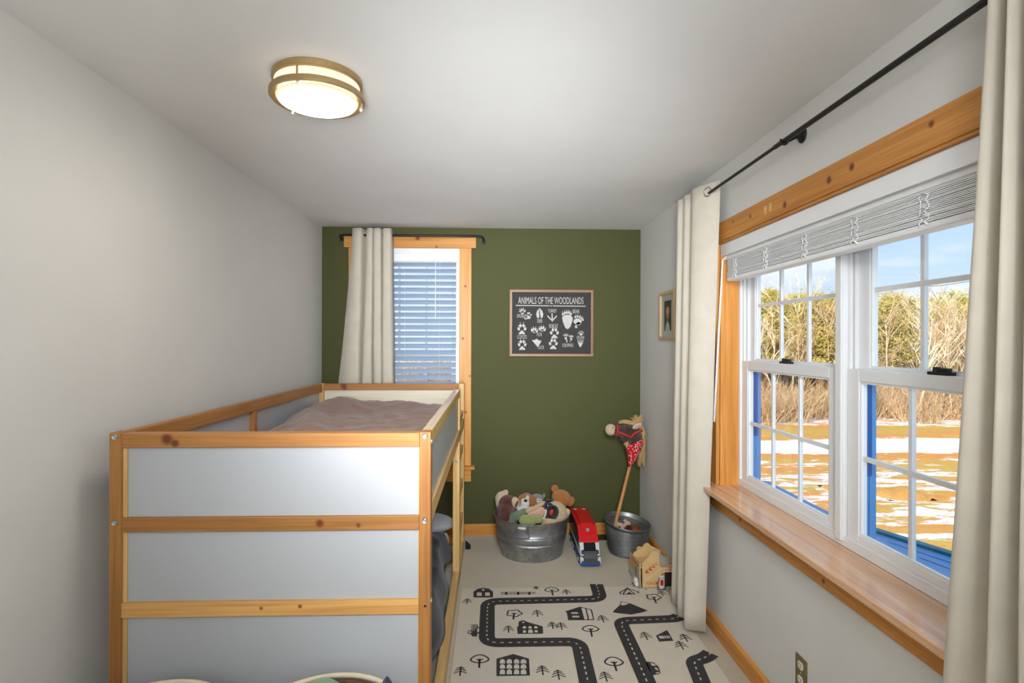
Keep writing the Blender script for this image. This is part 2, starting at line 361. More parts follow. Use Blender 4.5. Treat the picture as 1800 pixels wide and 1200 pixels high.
for za, zb, ya in ((.548, 1.34, YB+.085), (1.31, 2.10, YB+.115)):
    m = MB(); sw = .042
    m.box(-.955, -.955+sw, ya, ya+.026, za, zb); m.box(-.275-sw, -.275, ya, ya+.026, za, zb); m.box(-.955+sw, -.275-sw, ya, ya+.026, za, za+sw); m.box(-.955+sw, -.275-sw, ya, ya+.026, zb-sw, zb)
    s = m.build('sash', M['vinyl'], w2)
    xs = [-.913, -.718, -.512, -.317]; zs = [za+sw, (za+zb)/2, zb-sw]
    for x in xs[1:3]: box('muntin', M['vinyl'], s, x-.008, x+.008, ya+.006, ya+.018, zs[0], zs[2])
    box('muntin', M['vinyl'], s, xs[0], xs[3], ya+.007, ya+.017, zs[1]-.008, zs[1]+.008)
    for i in range(3):
        for j in range(2): box('pane', M['glass'], s, xs[i], xs[i+1], ya+.011, ya+.013, zs[j], zs[j+1])

# ================================================================ THINGS
# ---------------------------------------------------------------- loft bed
BX0, BX1, BY0, BY1, BZ = -1.1855, -.1945, 1.755, 3.845, 1.16
bed = thing('loft_bed', 'low pine loft bed with white panels along the left wall', 'bed', (-.69, 2.8, 0))
TH = .038
def bolt(parent, x, y, z, ax='y', s=-1):
    m = MB(); d = .004*s
    m.lathe([(0, d*1.0), (.0035, d*1.0), (.0045, d*.4), (.0085, d*.8), (.0095, 0), (0, 0)], (x, y, z), 16, axis=ax)
    m.build('bolt', M['steel'], parent, smooth=True, angle=40)
# posts: outer board plus recessed inner stile
def post(x0, x1, y0, y1, ix0, ix1, matk='kura_z'):
    p = box('post', M[matk], bed, x0, x1, y0, y1, 0, BZ, .003)
    return p
pf1 = post(BX0, BX0+TH, BY0, BY0+.052, 0, 0); pf2 = post(BX1-.036, BX1, BY0, BY0+.052, 0, 0)
pb1 = post(BX0, BX0+TH, BY1-.052, BY1, 0, 0, 'pale_z'); pb2 = post(BX1-.036, BX1, BY1-.052, BY1, 0, 0, 'pale_z')
for z in (1.148, .882):
    bolt(pf1, BX0+.019, BY0, z); bolt(pf2, BX1-.018, BY0, z)
bolt(pf2, BX1, BY0+.02, .62, 'x', 1); bolt(pf2, BX1, BY0+.018, 1.128, 'x', 1)
m = MB(); m.lathe([(0, 0), (.004, 0), (.004, .001), (0, .001)], (BX1-.016, BY0-.001, .612), 10, axis='y'); m.build('screw_hole', M['black'], pf2)
knots_b = [(-1.01-(-.69), BY0-2.8, 1.14, .022), (-.985-(-.69), BY0-2.8, 1.127, .016)]
M['kura_k'] = wood('bed pine with knot', 'x', KB, KD, rough=.5, vor=False, knots=knots_b)
M['kura_m'] = wood('bed pine mid rail', 'x', KB, KD, rough=.5, vor=False, knots=[(-.54+.69, BY0-2.8, .875, .016), (-.42+.69, BY0-2.8, .868, .009)])
M['kura_l'] = wood('bed pine low rail', 'x', (212, 164, 98), (190, 134, 70), rough=.5, vor=False, knots=[(-.72+.69, BY0-2.8, .612, .007), (-.60+.69, BY0-2.8, .616, .008)])
M['kura_b'] = wood('bed pine back rail', 'x', KB, KD, rough=.5, vor=False, knots=[(-.345+.02, 1.005, 1.142, .03), (-.335+.02, 1.0, 1.125, .022)])
xi0, xi1 = BX0+TH, BX1-.036
for z0, z1, mt in ((1.113, 1.157, 'kura_k'), (.8517, .8965, 'kura_m'), (.5862, .6328, 'kura_l'), (.06, .105, 'kura_x')):
    box('end_rail', M[mt], bed, xi0, xi1, BY0, BY0+.045 if z0 > 1.1 else BY0+.03, z0, z1, .002)
for x0, x1 in ((xi0, xi0+.0135), (xi1-.004, xi1)): 
    for z0, z1 in ((.8965, 1.113), (.6328, .8517), (.105, .5862)): box('stile', M['pale_z'], bed, x0, x1, BY0+.008, BY0+.03, z0, z1)
for z0, z1 in ((.8965, 1.113), (.6328, .8517), (.105, .5862)):
    box('end_panel', M['laminate'], bed, xi0+.0135, xi1-.004, BY0+.012, BY0+.02, z0, z1, label='white panel of the near bed end')
# far end
for z0, z1, mt in ((1.113, 1.157, 'kura_b'), (.8517, .8965, 'kura_x'), (.5862, .6328, 'kura_x'), (.06, .105, 'kura_x')):
    box('end_rail', M[mt], bed, xi0, xi1, BY1-.032, BY1, z0, z1, .002)
box('end_panel', M['ply'], bed, xi0, xi1, BY1-.018, BY1-.010, .8965, 1.113, label='bare wood inside of the far end panel')
box('end_panel', M['laminate'], bed, xi0, xi1, BY1-.018, BY1-.010, .6328, .8517)
# left side along the wall
ly0, ly1 = BY0+.052, BY1-.052
box('side_rail', M['kura_y'], bed, BX0, BX0+.034, ly0, ly1, 1.105, 1.157, .003)
box('side_rail', M['pale_y'], bed, BX0, BX0+.034, ly0, ly1, .86, .925, .003)
box('side_rail', M['pale_y'], bed, BX0, BX0+.034, ly0, ly1, .0, .095, .003)
box('side_panel', M['laminate'], bed, BX0+.004, BX0+.012, ly0, ly1, .925, 1.105, label='white panel against the wall')
for y in (2.72,): box('stile', M['kura_z'], bed, BX0+.012, BX0+.036, y, y+.034, .925, 1.105, .002)
# right side with the ladder gap at the far end
LY = 3.30
M['guard'] = wood('satin bed pine', 'y', (214, 176, 116), (196, 150, 88), rough=.18, vor=False)
box('side_rail', M['guard'], bed, BX1-.034, BX1, ly0, LY, 1.113, 1.160, .003, label='guard rail on the open side')
box('side_rail', M['pale_y'], bed, BX1-.030, BX1, ly0, ly1, .862, .922, .003)
box('side_rail', M['pale_y'], bed, BX1-.036, BX1, ly0, ly1, .0, .085, .003)
box('side_panel', M['laminate'], bed, BX1-.018, BX1-.008, ly0+.006, LY, .922, 1.113, label='white guard panel on the open side')
box('stile', M['pale_z'], bed, BX1-.02, BX1-.004, ly0, ly0+.012, .922, 1.113)
ls = box('ladder_stile', M['pale_z'], bed, BX1-.040, BX1, LY, LY+.055, 0, 1.16, .003)
bolt(ls, BX1-.020, LY, .73)
for z in (.27, .50, .73, .965): box('ladder_rung', M['pale_y'], bed, BX1-.034, BX1-.006, LY+.055, BY1-.052, z-.03, z+.015, .003)
box('platform', M['pale_x'], bed, BX0+.036, BX1-.036, BY0+.05, BY1-.034, .862, .878)

# upper mattress and brown blanket
box('mattress', fabric('white mattress ticking', (225, 224, 222)), None, -1.125, -.240, 1.82, 3.79, .8785, .985, .03, loc=(-.68, 2.8, .8785), label='white foam mattress under the brown blanket on the loft', cat='mattress')
def heightfield(name, mat, x0, x1, y0, y1, nx, ny, fz, loc, th=.006, **k):
    m = MB(); vs = []
    for j in range(ny+1):
        for i in range(nx+1):
            x = x0+(x1-x0)*i/nx; y = y0+(y1-y0)*j/ny; vs.append(fz(x, y, i/nx, j/ny))
    m.add(vs, [(j*(nx+1)+i, j*(nx+1)+i+1, (j+1)*(nx+1)+i+1, (j+1)*(nx+1)+i) for j in range(ny) for i in range(nx)])
    o = m.build(name, mat, None, smooth=True, loc=loc, **k); return solid(o, th, -1)
def gs(x, y, cx, cy, sx, sy, a=0):
    dx, dy = x-cx, y-cy; c, s = math.cos(a), math.sin(a); u, v = dx*c+dy*s, -dx*s+dy*c
    return math.exp(-(u/sx)**2-(v/sy)**2)
def ridge(v, f): return (1-abs(mnoise.noise(v)*2))**2*f
def blanket_z(x, y, u, v):
    z = .998
    z += .010*mnoise.noise((x*5, y*4, 1)) + .007*ridge(Vector((x*4+y*3, y*2.2-x*1.2, 3)), 1) + .005*ridge(Vector((x*9-y*3, y*7+x*3, 8)), 1)
    z += .075*gs(x, y, -.98, 3.62, .17, .22) + .045*gs(x, y, -.62, 3.70, .22, .14) + .045*gs(x, y, -1.0, 3.05, .12, .45, .25) + .02*gs(x, y, -.45, 3.3, .2, .2)
    z += .006*ridge(Vector((x*14+y*5, y*9-x*4, 11)), 1)*(.4+.6*u) + .004*math.sin((y+.4*x+.05*math.sin(x*9))*52)*gs(x, y, -.4, 3.2, .25, .5); z += .012*math.sin((x+y*.35)*26)*gs(x, y, -.95, 3.1, .18, .5) + .006*math.sin((y*1.0-x*.5)*34)*gs(x, y, -.45, 3.2, .3, .5)
    e = min(u, 1-u); 
    if e < .03: z -= (.03-e)*1.1
    return (x, y, z)
bl = heightfield('blanket', fabric('taupe brown cotton', (150, 122, 108), 600, .2, var=.1), -1.140, -.238, 1.83, 3.80, 90, 170, blanket_z, (-.68, 2.8, .99), label='rumpled taupe brown blanket on the loft bed', cat='blanket')

# lower floor bed
box('floor_mattress', fabric('white floor mattress', (226, 226, 226)), None, -1.13, -.29, 1.90, 3.77, .001, .17, .04, loc=(-.69, 2.8, 0), label='white mattress on the floor under the loft', cat='mattress')
def dark_z(x, y, u, v):
    z = .235 + .012*mnoise.noise((x*5, y*4, 5)) + .012*ridge(Vector((x*5+y*2, y*3, 2)), 1)
    xe = x + (.022*math.sin(y*5.2)+.012*math.sin(y*13))*max(0, (u-.85)/.15)
    if u > .94: z -= (u-.94)*2.6
    z += .03*gs(x, y, -.35, 3.3, .2, .25)
    return (xe, y, z)
heightfield('bedspread', fabric('charcoal bedspread', (62, 62, 66), 500, .3, var=.2), -1.12, -.243, 1.9, 3.50, 60, 90, dark_z, (-.69, 2.8, .2), label='dark charcoal bedspread on the low bed under the loft', cat='bedspread')
m = MB(); m.ball((-.52, 3.62, .265), (.28, .16, .062), 28, 14)
o = m.build('pillow', fabric('pale grey pillowcase', (190, 192, 196)), None, smooth=True, loc=(-.5, 3.62, .2), label='pale grey pillow at the far end of the low bed', cat='pillow')
m = MB(); m.prism([(-.186, .001), (-.15, .001), (-.15, .02), (-.186, .055)], 'y', 3.86, 3.90)
m.build('black_wedge', plain('black felt', (26, 26, 28), .9), None, bevel=.004, loc=(-.17, 3.88, 0), label='small black wedge on the carpet beside the far bed post', cat='toy')

# ---------------------------------------------------------------- curtains
def fillet(pts, r, n=4):
    out = [Vector(pts[0])]
    for a, b, c in zip(pts, pts[1:], pts[2:]):
        a, b, c = Vector(a), Vector(b), Vector(c); d1 = (a-b); d2 = (c-b); k = min(r, d1.length*.45, d2.length*.45)
        p, q = b+d1.normalized()*k, b+d2.normalized()*k
        for i in range(n+1):
            t = i/n; out.append(p*(1-t)**2+b*2*t*(1-t)+q*t*t)
    out.append(Vector(pts[-1])); return out
def curtain(name, top, bot, z0, z1, r, label, ny=26, th=.0025, wob=.004, loc=None, sag=None):
    T = fillet([Vector((x, y, 0)) for x, y in top], r); B = fillet([Vector((x, y, 0)) for x, y in bot], r); n = len(T)
    vs = []
    for j in range(ny+1):
        t = j/ny; s = sag(t) if sag else t
        for i in range(n):
            p = T[i].lerp(B[i], s); w = wob*t
            vs.append((p.x+w*mnoise.noise((i*.3, t*5, 1)), p.y+w*mnoise.noise((i*.3, t*5, 9)), z1+(z0-z1)*t))
    m = MB(); m.add(vs, [(j*n+i, j*n+i+1, (j+1)*n+i+1, (j+1)*n+i) for j in range(ny) for i in range(n-1)])
    o = m.build(name, M['linen'], None, smooth=True, loc=loc, label=label, cat='curtain', group=None)
    solid(o, th); return o
c1 = curtain('curtain', [(1.080, 2.595), (.990, 2.775), (1.09, 2.82), (.985, 2.885), (1.09, 2.93), (.985, 2.985), (1.08, 3.02)],
             [(1.040, 2.665), (.925, 2.70), (1.05, 2.775), (.938, 2.84), (1.06, 2.90), (.955, 2.98), (1.06, 3.06)], .035, 2.218, .05,
             'cream linen curtain at the far end of the wide window', loc=(1.03, 2.8, .035))
m = MB()
g0 = Vector((1.045, 2.662, 2.178)); nrm = Vector((-.18, -.09, 0)).normalized().cross(Vector((0, 0, 1))); 
fd = Vector((.990-1.080, 2.775-2.595, 0)).normalized(); pts = [g0 + fd*.021*math.cos(2*PI*k/24) + Vector((0, 0, .021))*math.sin(2*PI*k/24) for k in range(24)]
m.tube(pts, .0045, 8, closed=True); m.build('grommet', M['steel'], c1, smooth=True)
ridges = [(1.0, 1.0875, 1.228), (.985, 1.037, 1.098), (.985, .997, 1.018), (.985, .95, .965), (.985, .90, .91)]
top = [(1.085, 1.15)]; bot = [(1.04, 1.30)]
for i, (x, a, b) in enumerate(ridges):
    top.append((x, a)); bot.append((x-.005, b))
    if i < len(ridges)-1: na, nb = ridges[i+1][1], ridges[i+1][2]; top.append((1.085, (a+na)/2+.008)); bot.append((1.08, (b+nb)/2+.01))
top.append((1.085, .87)); bot.append((1.08, .88))
curtain('curtain', top, bot, .03, 2.218, .03, 'cream linen curtain at the near end of the wide window', loc=(1.03, 1.05, .03))
ct = [(-1.0165, 4.045), (-.952, 4.03), (-.935, 4.13), (-.913, 4.04), (-.872, 4.03), (-.872, 4.13), (-.868, 4.04), (-.815, 4.03), (-.805, 4.13), (-.800, 4.04), (-.742, 4.03), (-.735, 4.12)]
cb = [(-1.20, 4.045), (-.985, 4.02), (-.980, 4.10), (-.972, 4.03), (-.886, 4.02), (-.870, 4.10), (-.856, 4.03), (-.803, 4.03), (-.798, 4.11), (-.794, 4.03), (-.712, 4.02), (-.705, 4.10)]
curtain('curtain', ct, cb, .56, 2.266, .022, 'cream linen curtain on the back window behind the loft bed', wob=.006, loc=(-.9, 4.07, .56), sag=lambda t: t**1.25*.9)

# ---------------------------------------------------------------- curtain rods
rod = thing('curtain_rod', 'long straight black curtain rod over the wide window', 'curtain rod', (1.05, 1.9, 2.17))
m = MB(); m.tube([(1.05, 2.80, 2.172), (1.05, 1.9, 2.174)], .0068, 12); m.build('thin_tube', M['black'], rod, smooth=True, angle=40)
m = MB(); m.tube([(1.05, 2.03, 2.174), (1.05, .2, 2.177)], .0088, 12); m.build('thick_tube', M['black'], rod, smooth=True, angle=40)
m = MB(); m.ball((1.05, 2.81, 2.172), .016); m.build('finial', M['black'], rod, smooth=True)
def bracket(y, z):
    m = MB(); m.lathe([(0, -.010), (.016, -.010), (.026, -.005), (.028, 0), (0, 0)], (XR, y, z), 20, axis='x')
    m.tube([(XR-.006, y, z), (XR-.03, y, z-.004), (XR-.048, y, z-.016), (XR-.066, y, z-.022)], [.014, .010, .008, .008], 10)
    m.tube([(XR-.056+.0*k, y, 0) for k in range(0)] or [(1.05+.013*math.cos(a), y, z-.021+.013*math.sin(a)) for a in [PI*(.85+1.3*k/9) for k in range(10)]], .004, 6)
    m.build('bracket', M['black'], rod, smooth=True, angle=50)
bracket(1.965, 2.195); bracket(2.86, 2.195); bracket(.7, 2.195)
rod2 = thing('curtain_rod', 'short black wrap-around curtain rod over the back window', 'curtain rod', (-.6, 4.08, 2.222))
pts = [(-1.125, YB-.008, 2.208), (-1.125, YB-.03, 2.216), (-1.119, YB-.06, 2.221), (-1.10, 4.083, 2.222), (-.6, 4.083, 2.222), (-.10, 4.083, 2.222), (-.078, YB-.066, 2.219), (-.070, YB-.04, 2.208), (-.069, YB-.008, 2.195)]
m = MB(); m.tube(pts, .0085, 10); m.build('tube', M['black'], rod2, smooth=True, angle=60)
for x, z in ((-1.125, 2.206), (-.069, 2.195)):
    m = MB(); m.lathe([(0, -.008), (.014, -.008), (.017, 0), (0, 0)], (x, YB, z), 16, axis='y'); m.build('end_plate', M['black'], rod2, smooth=True, angle=40)

# ---------------------------------------------------------------- blinds
vb = thing('window_blind', 'white slatted blind pulled up at the top of the wide window', 'blind', (1.15, 1.88, 1.735))
m = MB(); m.prism([(XR-.001, 1.866), (XR+.010, 1.866), (XR+.010, 1.9255), (XR+.002, 1.9255), (XR-.001, 1.921)], 'y', 1.084, 2.681); m.box(XR+.010, XR+.06, 2.671, 2.681, 1.866, 1.9255); m.box(XR+.010, XR+.06, 1.084, 1.094, 1.866, 1.9255)
m.build('valance', M['blind'], vb)
box('headrail', M['blind'], vb, 1.134, 1.19, 1.10, 2.664, 1.848, 1.915, .002)
m = MB(); r = random.Random(3)
for k in range(19):
    z = 1.762+k*.0046; dx = r.uniform(-.0025, .0025); dy = r.uniform(-.003, .003)
    m.box(1.136+dx, 1.186+dx, 1.112+dy, 2.652+dy, z, z+.0028)
m.build('slat_stack', M['blind'], vb, kind='stuff')
box('bottom_rail', M['blind'], vb, 1.135, 1.187, 1.112, 2.652, 1.742, 1.7605, .004)
for y in (2.56, 2.27, 1.98, 1.70, 1.42, 1.16):
    m = MB()
    for q in (-.012, .012): 
        pts = [(1.1335-.004*math.sin(k*1.9), y+q+.006*math.sin(k*2.3+q*90), 1.752+k*.0097) for k in range(10)]
        m.tube(pts, .0016, 5)
    for k in range(5): m.tube([(1.133, y-.016, 1.757+k*.019), (1.131, y, 1.766+k*.019), (1.133, y+.016, 1.76+k*.019)], .0014, 5)
    m.build('ladder_cord', M['blind'], vb, smooth=True)
m = MB(); m.tube([(1.128, 2.635, 1.862), (1.105, 2.63, 1.84), (1.068, 2.635, 1.063)], [.004, .0045, .0055], 8); m.build('tilt_wand', M['blind'], vb, smooth=True)
box('end_bracket', M['blind'], vb, 1.130, 1.192, 2.664, 2.672, 1.848, 1.92)

bb = thing('window_blind', 'lowered pale slatted blind in the back window, sky blue put into its slats', 'blind', (-.615, YB+.045, .53))
box('headrail', M['blind'], bb, -.953, -.277, YB+.008, YB+.068, 2.055, 2.10, .002)
box('valance', M['blind'], bb, -.954, -.276, YB+.002, YB+.008, 2.045, 2.143, .001)
n = NT('sky tinted blind slat'); b = n.bsdf(.45, 0, .3); b.inputs['Base Color'].default_value = rgb(206, 218, 228)  # blue of the sky light is put into the slat colours
tl = n.n('ShaderNodeBsdfTranslucent'); tl.inputs[0].default_value = rgb(170, 205, 235); mxs = n.n('ShaderNodeMixShader'); mxs.inputs[0].default_value = .45
n.l(b.outputs[0], mxs.inputs[1]); n.l(tl.outputs[0], mxs.inputs[2]); n.l(mxs.outputs[0], n.out.inputs[0]); M['slat'] = n.m
sl = None; z = 2.025; hw = .025; tilt = math.radians(42)
while z > .56:
    if sl is None:
        m = MB(); c, s = math.cos(tilt), math.sin(tilt); prof = []
        yc = YB+.038
        up = [(t, .0028*(1-(t/hw)**2)) for t in (-hw, -hw/2, 0, hw/2, hw)]
        o2 = [(t, h+.0022) for t, h in up[::-1]]
        for t, h in up+o2: prof.append((yc + t*c - h*s, z + t*s + h*c))
        m.prism(prof, 'x', -.950, -.280); sl = m.build('slat', M['slat'], bb, smooth=True, angle=30); zz = z
    else:
        q = sl.copy(); col.objects.link(q); q.location = (sl.location.x, sl.location.y, sl.location.z+(z-zz))
    z -= .0472
box('bottom_rail', M['blind'], bb, -.950, -.280, YB+.015, YB+.065, .526, .545, .003)
for x in (-.88, -.66, -.40):
    m = MB()
    m.tube([(x, YB+.018, .54), (x, YB+.018, 2.06)], .0009, 5); m.tube([(x, YB+.060, .54), (x, YB+.060, 2.06)], .0009, 5); m.build('ladder_cord', M['blind'], bb)
m = MB(); m.tube([(-.43, YB+.006, 2.05), (-.43, YB+.006, 1.62)], .003, 6); m.build('tilt_wand', M['blind'], bb)

# ---------------------------------------------------------------- ceiling lamp
LC = (-.570, 1.818)
lamp = thing('ceiling_lamp', 'round flush ceiling lamp with brushed tan rings, switched on', 'lamp', (LC[0], LC[1], HC-.095))
M['brass'] = plain('brushed tan nickel', (176, 148, 104), .38, .75, var=.05)
M['bulb'] = emit('lit lamp glass', (255, 249, 240), 21); M['band'] = emit('lit lamp side glass', (255, 238, 204), .85)
C3 = (LC[0], LC[1], 0)
m = MB(); m.lathe([(0, HC), (.137, HC), (.140, HC-.004), (.140, HC-.020), (.134, HC-.024), (0, HC-.024)], C3, 56); m.build('base_pan', M['brass'], lamp, smooth=True, angle=35)
m = MB(); m.lathe([(.132, HC-.024), (.135, HC-.056)], C3, 56); m.build('side_glass', M['band'], lamp, smooth=True)
m = MB(); m.lathe([(.134, HC-.054), (.146, HC-.054), (.148, HC-.058), (.148, HC-.070), (.144, HC-.075), (.128, HC-.073), (.126, HC-.066)], C3, 56, close=True); m.build('trim_ring', M['brass'], lamp, smooth=True, angle=35)
m = MB(); m.lathe([(.127, HC-.069), (.1255, HC-.074), (.121, HC-.078)], C3, 56); m.build('lens_rim', emit('warm lens rim', (255, 226, 168), .8), lamp, smooth=True)
m = MB(); m.lathe([(.121, HC-.078)]+[(.121*math.cos(t), HC-.078-.017*math.sin(t)) for t in [PI/2*k/9 for k in range(1, 9)]]+[(.0005, HC-.095)], C3, 56); m.build('glass_lens', M['bulb'], lamp, smooth=True)
M['knob'] = plain('pale nickel knob', (225, 218, 205), .3, .5)
for a in (-97, 23, 143):
    a = math.radians(a); x, y = LC[0]+.1425*math.cos(a), LC[1]+.1425*math.sin(a)
    m = MB(); m.tube([(x, y, HC-.02), (x, y, HC-.058)], .0032, 8); m.build('strut', M['brass'], lamp)
    m = MB(); m.lathe([(0, HC-.071), (.004, HC-.073), (.0052, HC-.078), (.0042, HC-.083), (0, HC-.085)], (x-.004*math.cos(a), y-.004*math.sin(a), 0), 12); m.build('knob', M['knob'], lamp, smooth=True)

# ---------------------------------------------------------------- 2-D printing helpers (flat print on boards and mats)
class Print:
    """flat print laid on a plane: o + u*U + v*V, raised a fraction of a millimetre along Nn"""
    def __init__(s, o, U, V, Nn): s.o, s.U, s.V, s.N = map(Vector, (o, U, V, Nn)); s.m = MB()
    def p(s, q, h): return s.o + s.U*q[0] + s.V*q[1] + s.N*h
    def poly(s, pts, h=.0004, mi=0): s.m.add([s.p(q, h) for q in pts], [tuple(range(len(pts)))], mi)
    def ell(s, cx, cy, rx, ry, rot=0, h=.0004, mi=0, n=16):
        a = math.radians(rot); c, d = math.cos(a), math.sin(a)
        s.poly([(cx+rx*math.cos(2*PI*k/n)*c-ry*math.sin(2*PI*k/n)*d, cy+rx*math.cos(2*PI*k/n)*d+ry*math.sin(2*PI*k/n)*c) for k in range(n)], h, mi)
    def stroke(s, pts, w, h=.0004, mi=0, closed=False):
        P = [Vector((a, b)) for a, b in pts]; m = len(P); Lf, R = [], []
        for i in range(m):
            a = P[i-1] if (i > 0 or closed) else P[i]; b = P[(i+1) % m] if (i < m-1 or closed) else P[i]
            d1 = (P[i]-a); d2 = (b-P[i])
            d1 = d1.normalized() if d1.length > 1e-9 else d2.normalized(); d2 = d2.normalized() if d2.length > 1e-9 else d1
            t = (d1+d2); t = t.normalized() if t.length > 1e-6 else d1
            nn = Vector((-t.y, t.x)); k = w/2/max(.5, nn.dot(Vector((-d1.y, d1.x))))
            Lf.append(P[i]+nn*k); R.append(P[i]-nn*k)
        n = m if closed else m-1
        for i in range(n):
            j = (i+1) % m
            s.m.add([s.p(Lf[i], h), s.p(R[i], h), s.p(R[j], h), s.p(Lf[j], h)], [(0, 1, 2, 3)], mi)
    def text(s, txt, cx, cy, w, hh, h=.0004, mi=0, rot=0, up=1):
        cu = bpy.data.curves.new('lettering', 'FONT'); cu.body = txt; cu.resolution_u = 3
        ob = bpy.data.objects.new('lettering', cu); col.objects.link(ob)
        dg = bpy.context.evaluated_depsgraph_get(); me = bpy.data.meshes.new_from_object(ob.evaluated_get(dg))
        X = [v.co.x for v in me.vertices]; Y = [v.co.y for v in me.vertices]
        x0, x1, y0, y1 = min(X), max(X), min(Y), max(Y); a = math.radians(rot); c, d = math.cos(a), math.sin(a); vs = []
        for v in me.vertices:
            u = ((v.co.x-x0)/(x1-x0)-.5)*w; q = ((v.co.y-y0)/(y1-y0)-.5)*hh*up; vs.append(s.p((cx+u*c-q*d, cy+u*d+q*c), h))
        s.m.add(vs, [tuple(f.vertices) for f in me.polygons], mi)
        bpy.data.objects.remove(ob); bpy.data.curves.remove(cu); bpy.data.meshes.remove(me)
    def build(s, name, mats, parent, **k): return s.m.build(name, mats, parent, fix=False, **k)

# ---------------------------------------------------------------- woodland poster
ps = thing('poster', 'dark woodland animal track poster in thin wood frame on green wall', 'poster', (.441, YB-.012, 1.338))
px0, px1, pz0, pz1 = .126, .756, 1.338, 1.8375
M['frame_x'] = wood('walnut frame x', 'x', (156, 116, 82), (124, 88, 60), vor=False); M['frame_z'] = wood('walnut frame z', 'z', (152, 112, 80), (120, 84, 58), vor=False)
t = .019
for z0, z1 in ((pz0, pz0+t), (pz1-t, pz1)): box('frame_bar', M['frame_x'], ps, px0, px1, YB-.024, YB-.001, z0, z1, .001)
for x0, x1 in ((px0, px0+t), (px1-t, px1)): box('frame_bar', M['frame_z'], ps, x0, x1, YB-.024, YB-.001, pz0+t, pz1-t, .001)
bd = box('board', plain('charcoal chalk board', (58, 55, 54), .8, var=.12, nscale=60), ps, px0+t, px1-t, YB-.010, YB-.002, pz0+t, pz1-t)
M['chalk'] = plain('off-white chalk print', (196, 192, 186), .8, var=.12, nscale=200)
k = .5
S = .63/1260
pr = Print((px0-137*S, YB-.010, pz1+75*.4975/1003), (S, 0, 0), (0, 0, -.4975/1003), (0, -1, 0))
def txt(s_, cx, cy, w, h): pr.text(s_, cx, cy, w, h, up=-1)
txt('ANIMALS OF THE WOODLANDS', 758, 237, 985, 104)
for a, b in (((230, 313), (735, 316)), ((785, 317), (1282, 320))): pr.stroke([a, b], 13)
pr.ell(760, 317, 10, 10)
def St(w, *p): pr.stroke(p, w)
for q in ((275, 400), (285, 365), (312, 355), (345, 352), (375, 375), (380, 400)): St(12, (330, 420), q)
pr.ell(330, 422, 22, 22); txt('OPOSSUM', 318, 472, 140, 54)
pr.ell(428, 480, 28, 38); 
for q in ((403, 425), (422, 415), (440, 420)): St(14, (428, 470), q)
St(16, (440, 480), (470, 447)); St(18, (420, 508), (358, 514))
pr.poly([(583, 350), (548, 400), (536, 448), (550, 498), (576, 506), (584, 468), (577, 420)]); pr.poly([(588, 350), (626, 392), (645, 445), (630, 498), (610, 506), (602, 470), (592, 420)]); txt('DEER', 593, 545, 78, 54)
txt('TURKEY', 780, 392, 130, 52); St(17, (775, 430), (780, 540)); St(17, (705, 465), (780, 545), (846, 468))
pr.poly([(928, 490), (958, 460), (1010, 448), (1060, 460), (1090, 498), (1085, 540), (1052, 638), (1015, 670), (977, 652), (940, 560)])
for x, y in ((940, 442), (970, 424), (1000, 416), (1032, 418), (1060, 438)): pr.ell(x, y, 15, 23); pr.ell(x-3+(x-1000)*.05, y-36, 5, 10)
txt('BEAR', 1140, 398, 100, 58); pr.ell(1162, 552, 63, 48); pr.ell(1178, 585, 36, 22); pr.ell(1140, 632, 19, 23)
for x, y in ((1128, 483), (1160, 476), (1194, 482), (1222, 502), (1242, 527)): pr.ell(x, y, 14, 19); pr.ell(x+8, y-30, 4, 8)
def paw(cx, cy, s, claws=True, tall=1.0):
    for dx, dy, r in ((-22, -40*tall, 8), (22, -40*tall, -8), (-46, 5, -22), (46, 5, 22)):
        pr.ell(cx+dx*s, cy+dy*s, 17.5*s, 26*s, r)
        if claws: pr.ell(cx+dx*1.05*s, cy+(dy-44)*s, 4*s, 9*s)
    pr.poly([(cx-8*s, cy+28*s), (cx+8*s, cy+28*s), (cx+46*s, cy+70*s), (cx+40*s, cy+86*s), (cx, cy+80*s), (cx-40*s, cy+86*s), (cx-46*s, cy+70*s)])
paw(322, 662, 1.05); txt('COYOTE', 325, 790, 142, 54); paw(327, 902, 1.0)
for cx, cy in ((505, 690), (622, 668)):
    for dx, dy, r in ((-32, 0, -25), (-8, -18, 0), (22, -18, 12), (44, 12, 30)): pr.ell(cx+dx, cy+dy, 14, 26, r); pr.ell(cx+dx*1.15, cy+dy-36, 3, 9)
    pr.poly([(cx-25, cy+38), (cx+5, cy+18), (cx+20, cy+40), (cx, cy+34)])
txt('FOX', 588, 752, 76, 54)
txt('BOBCAT', 800, 622, 132, 58); paw(812, 722, 1.05, False); paw(795, 885, 1.05, False)
pr.poly([(472, 838), (515, 835), (545, 815), (575, 838), (620, 850), (562, 945)]); txt('DUCK', 612, 946, 92, 52)
for cx, cy, s in ((985, 800, 1), (1065, 815, .85)):
    pr.ell(cx, cy, 18*s, 32*s)
    for a in (-50, -25, 0, 25, 50): St(9, (cx, cy-10), (cx+55*s*math.sin(math.radians(a)), cy-10-55*s*math.cos(math.radians(a))))
St(14, (995, 820), (1002, 850), (996, 875)); pr.ell(1050, 858, 8, 7); txt('SQUIRREL', 1018, 917, 168, 60)
pr.ell(1215, 745, 24, 20)
for a in (-75, -40, -8, 25, 60): pr.ell(1215+42*math.sin(math.radians(a)), 745-42*math.cos(math.radians(a)), 7, 12, a)
txt('SKUNK', 1210, 793, 118, 48); pr.poly([(1163, 850), (1190, 872), (1220, 872), (1248, 858), (1228, 915), (1203, 948), (1182, 915)])
for x in (1170, 1188, 1206, 1224, 1242): St(8, (x, 870), (x+(x-1206)*.15, 826))
pr.build('print', M['chalk'], bd, label='white lettering and animal tracks')

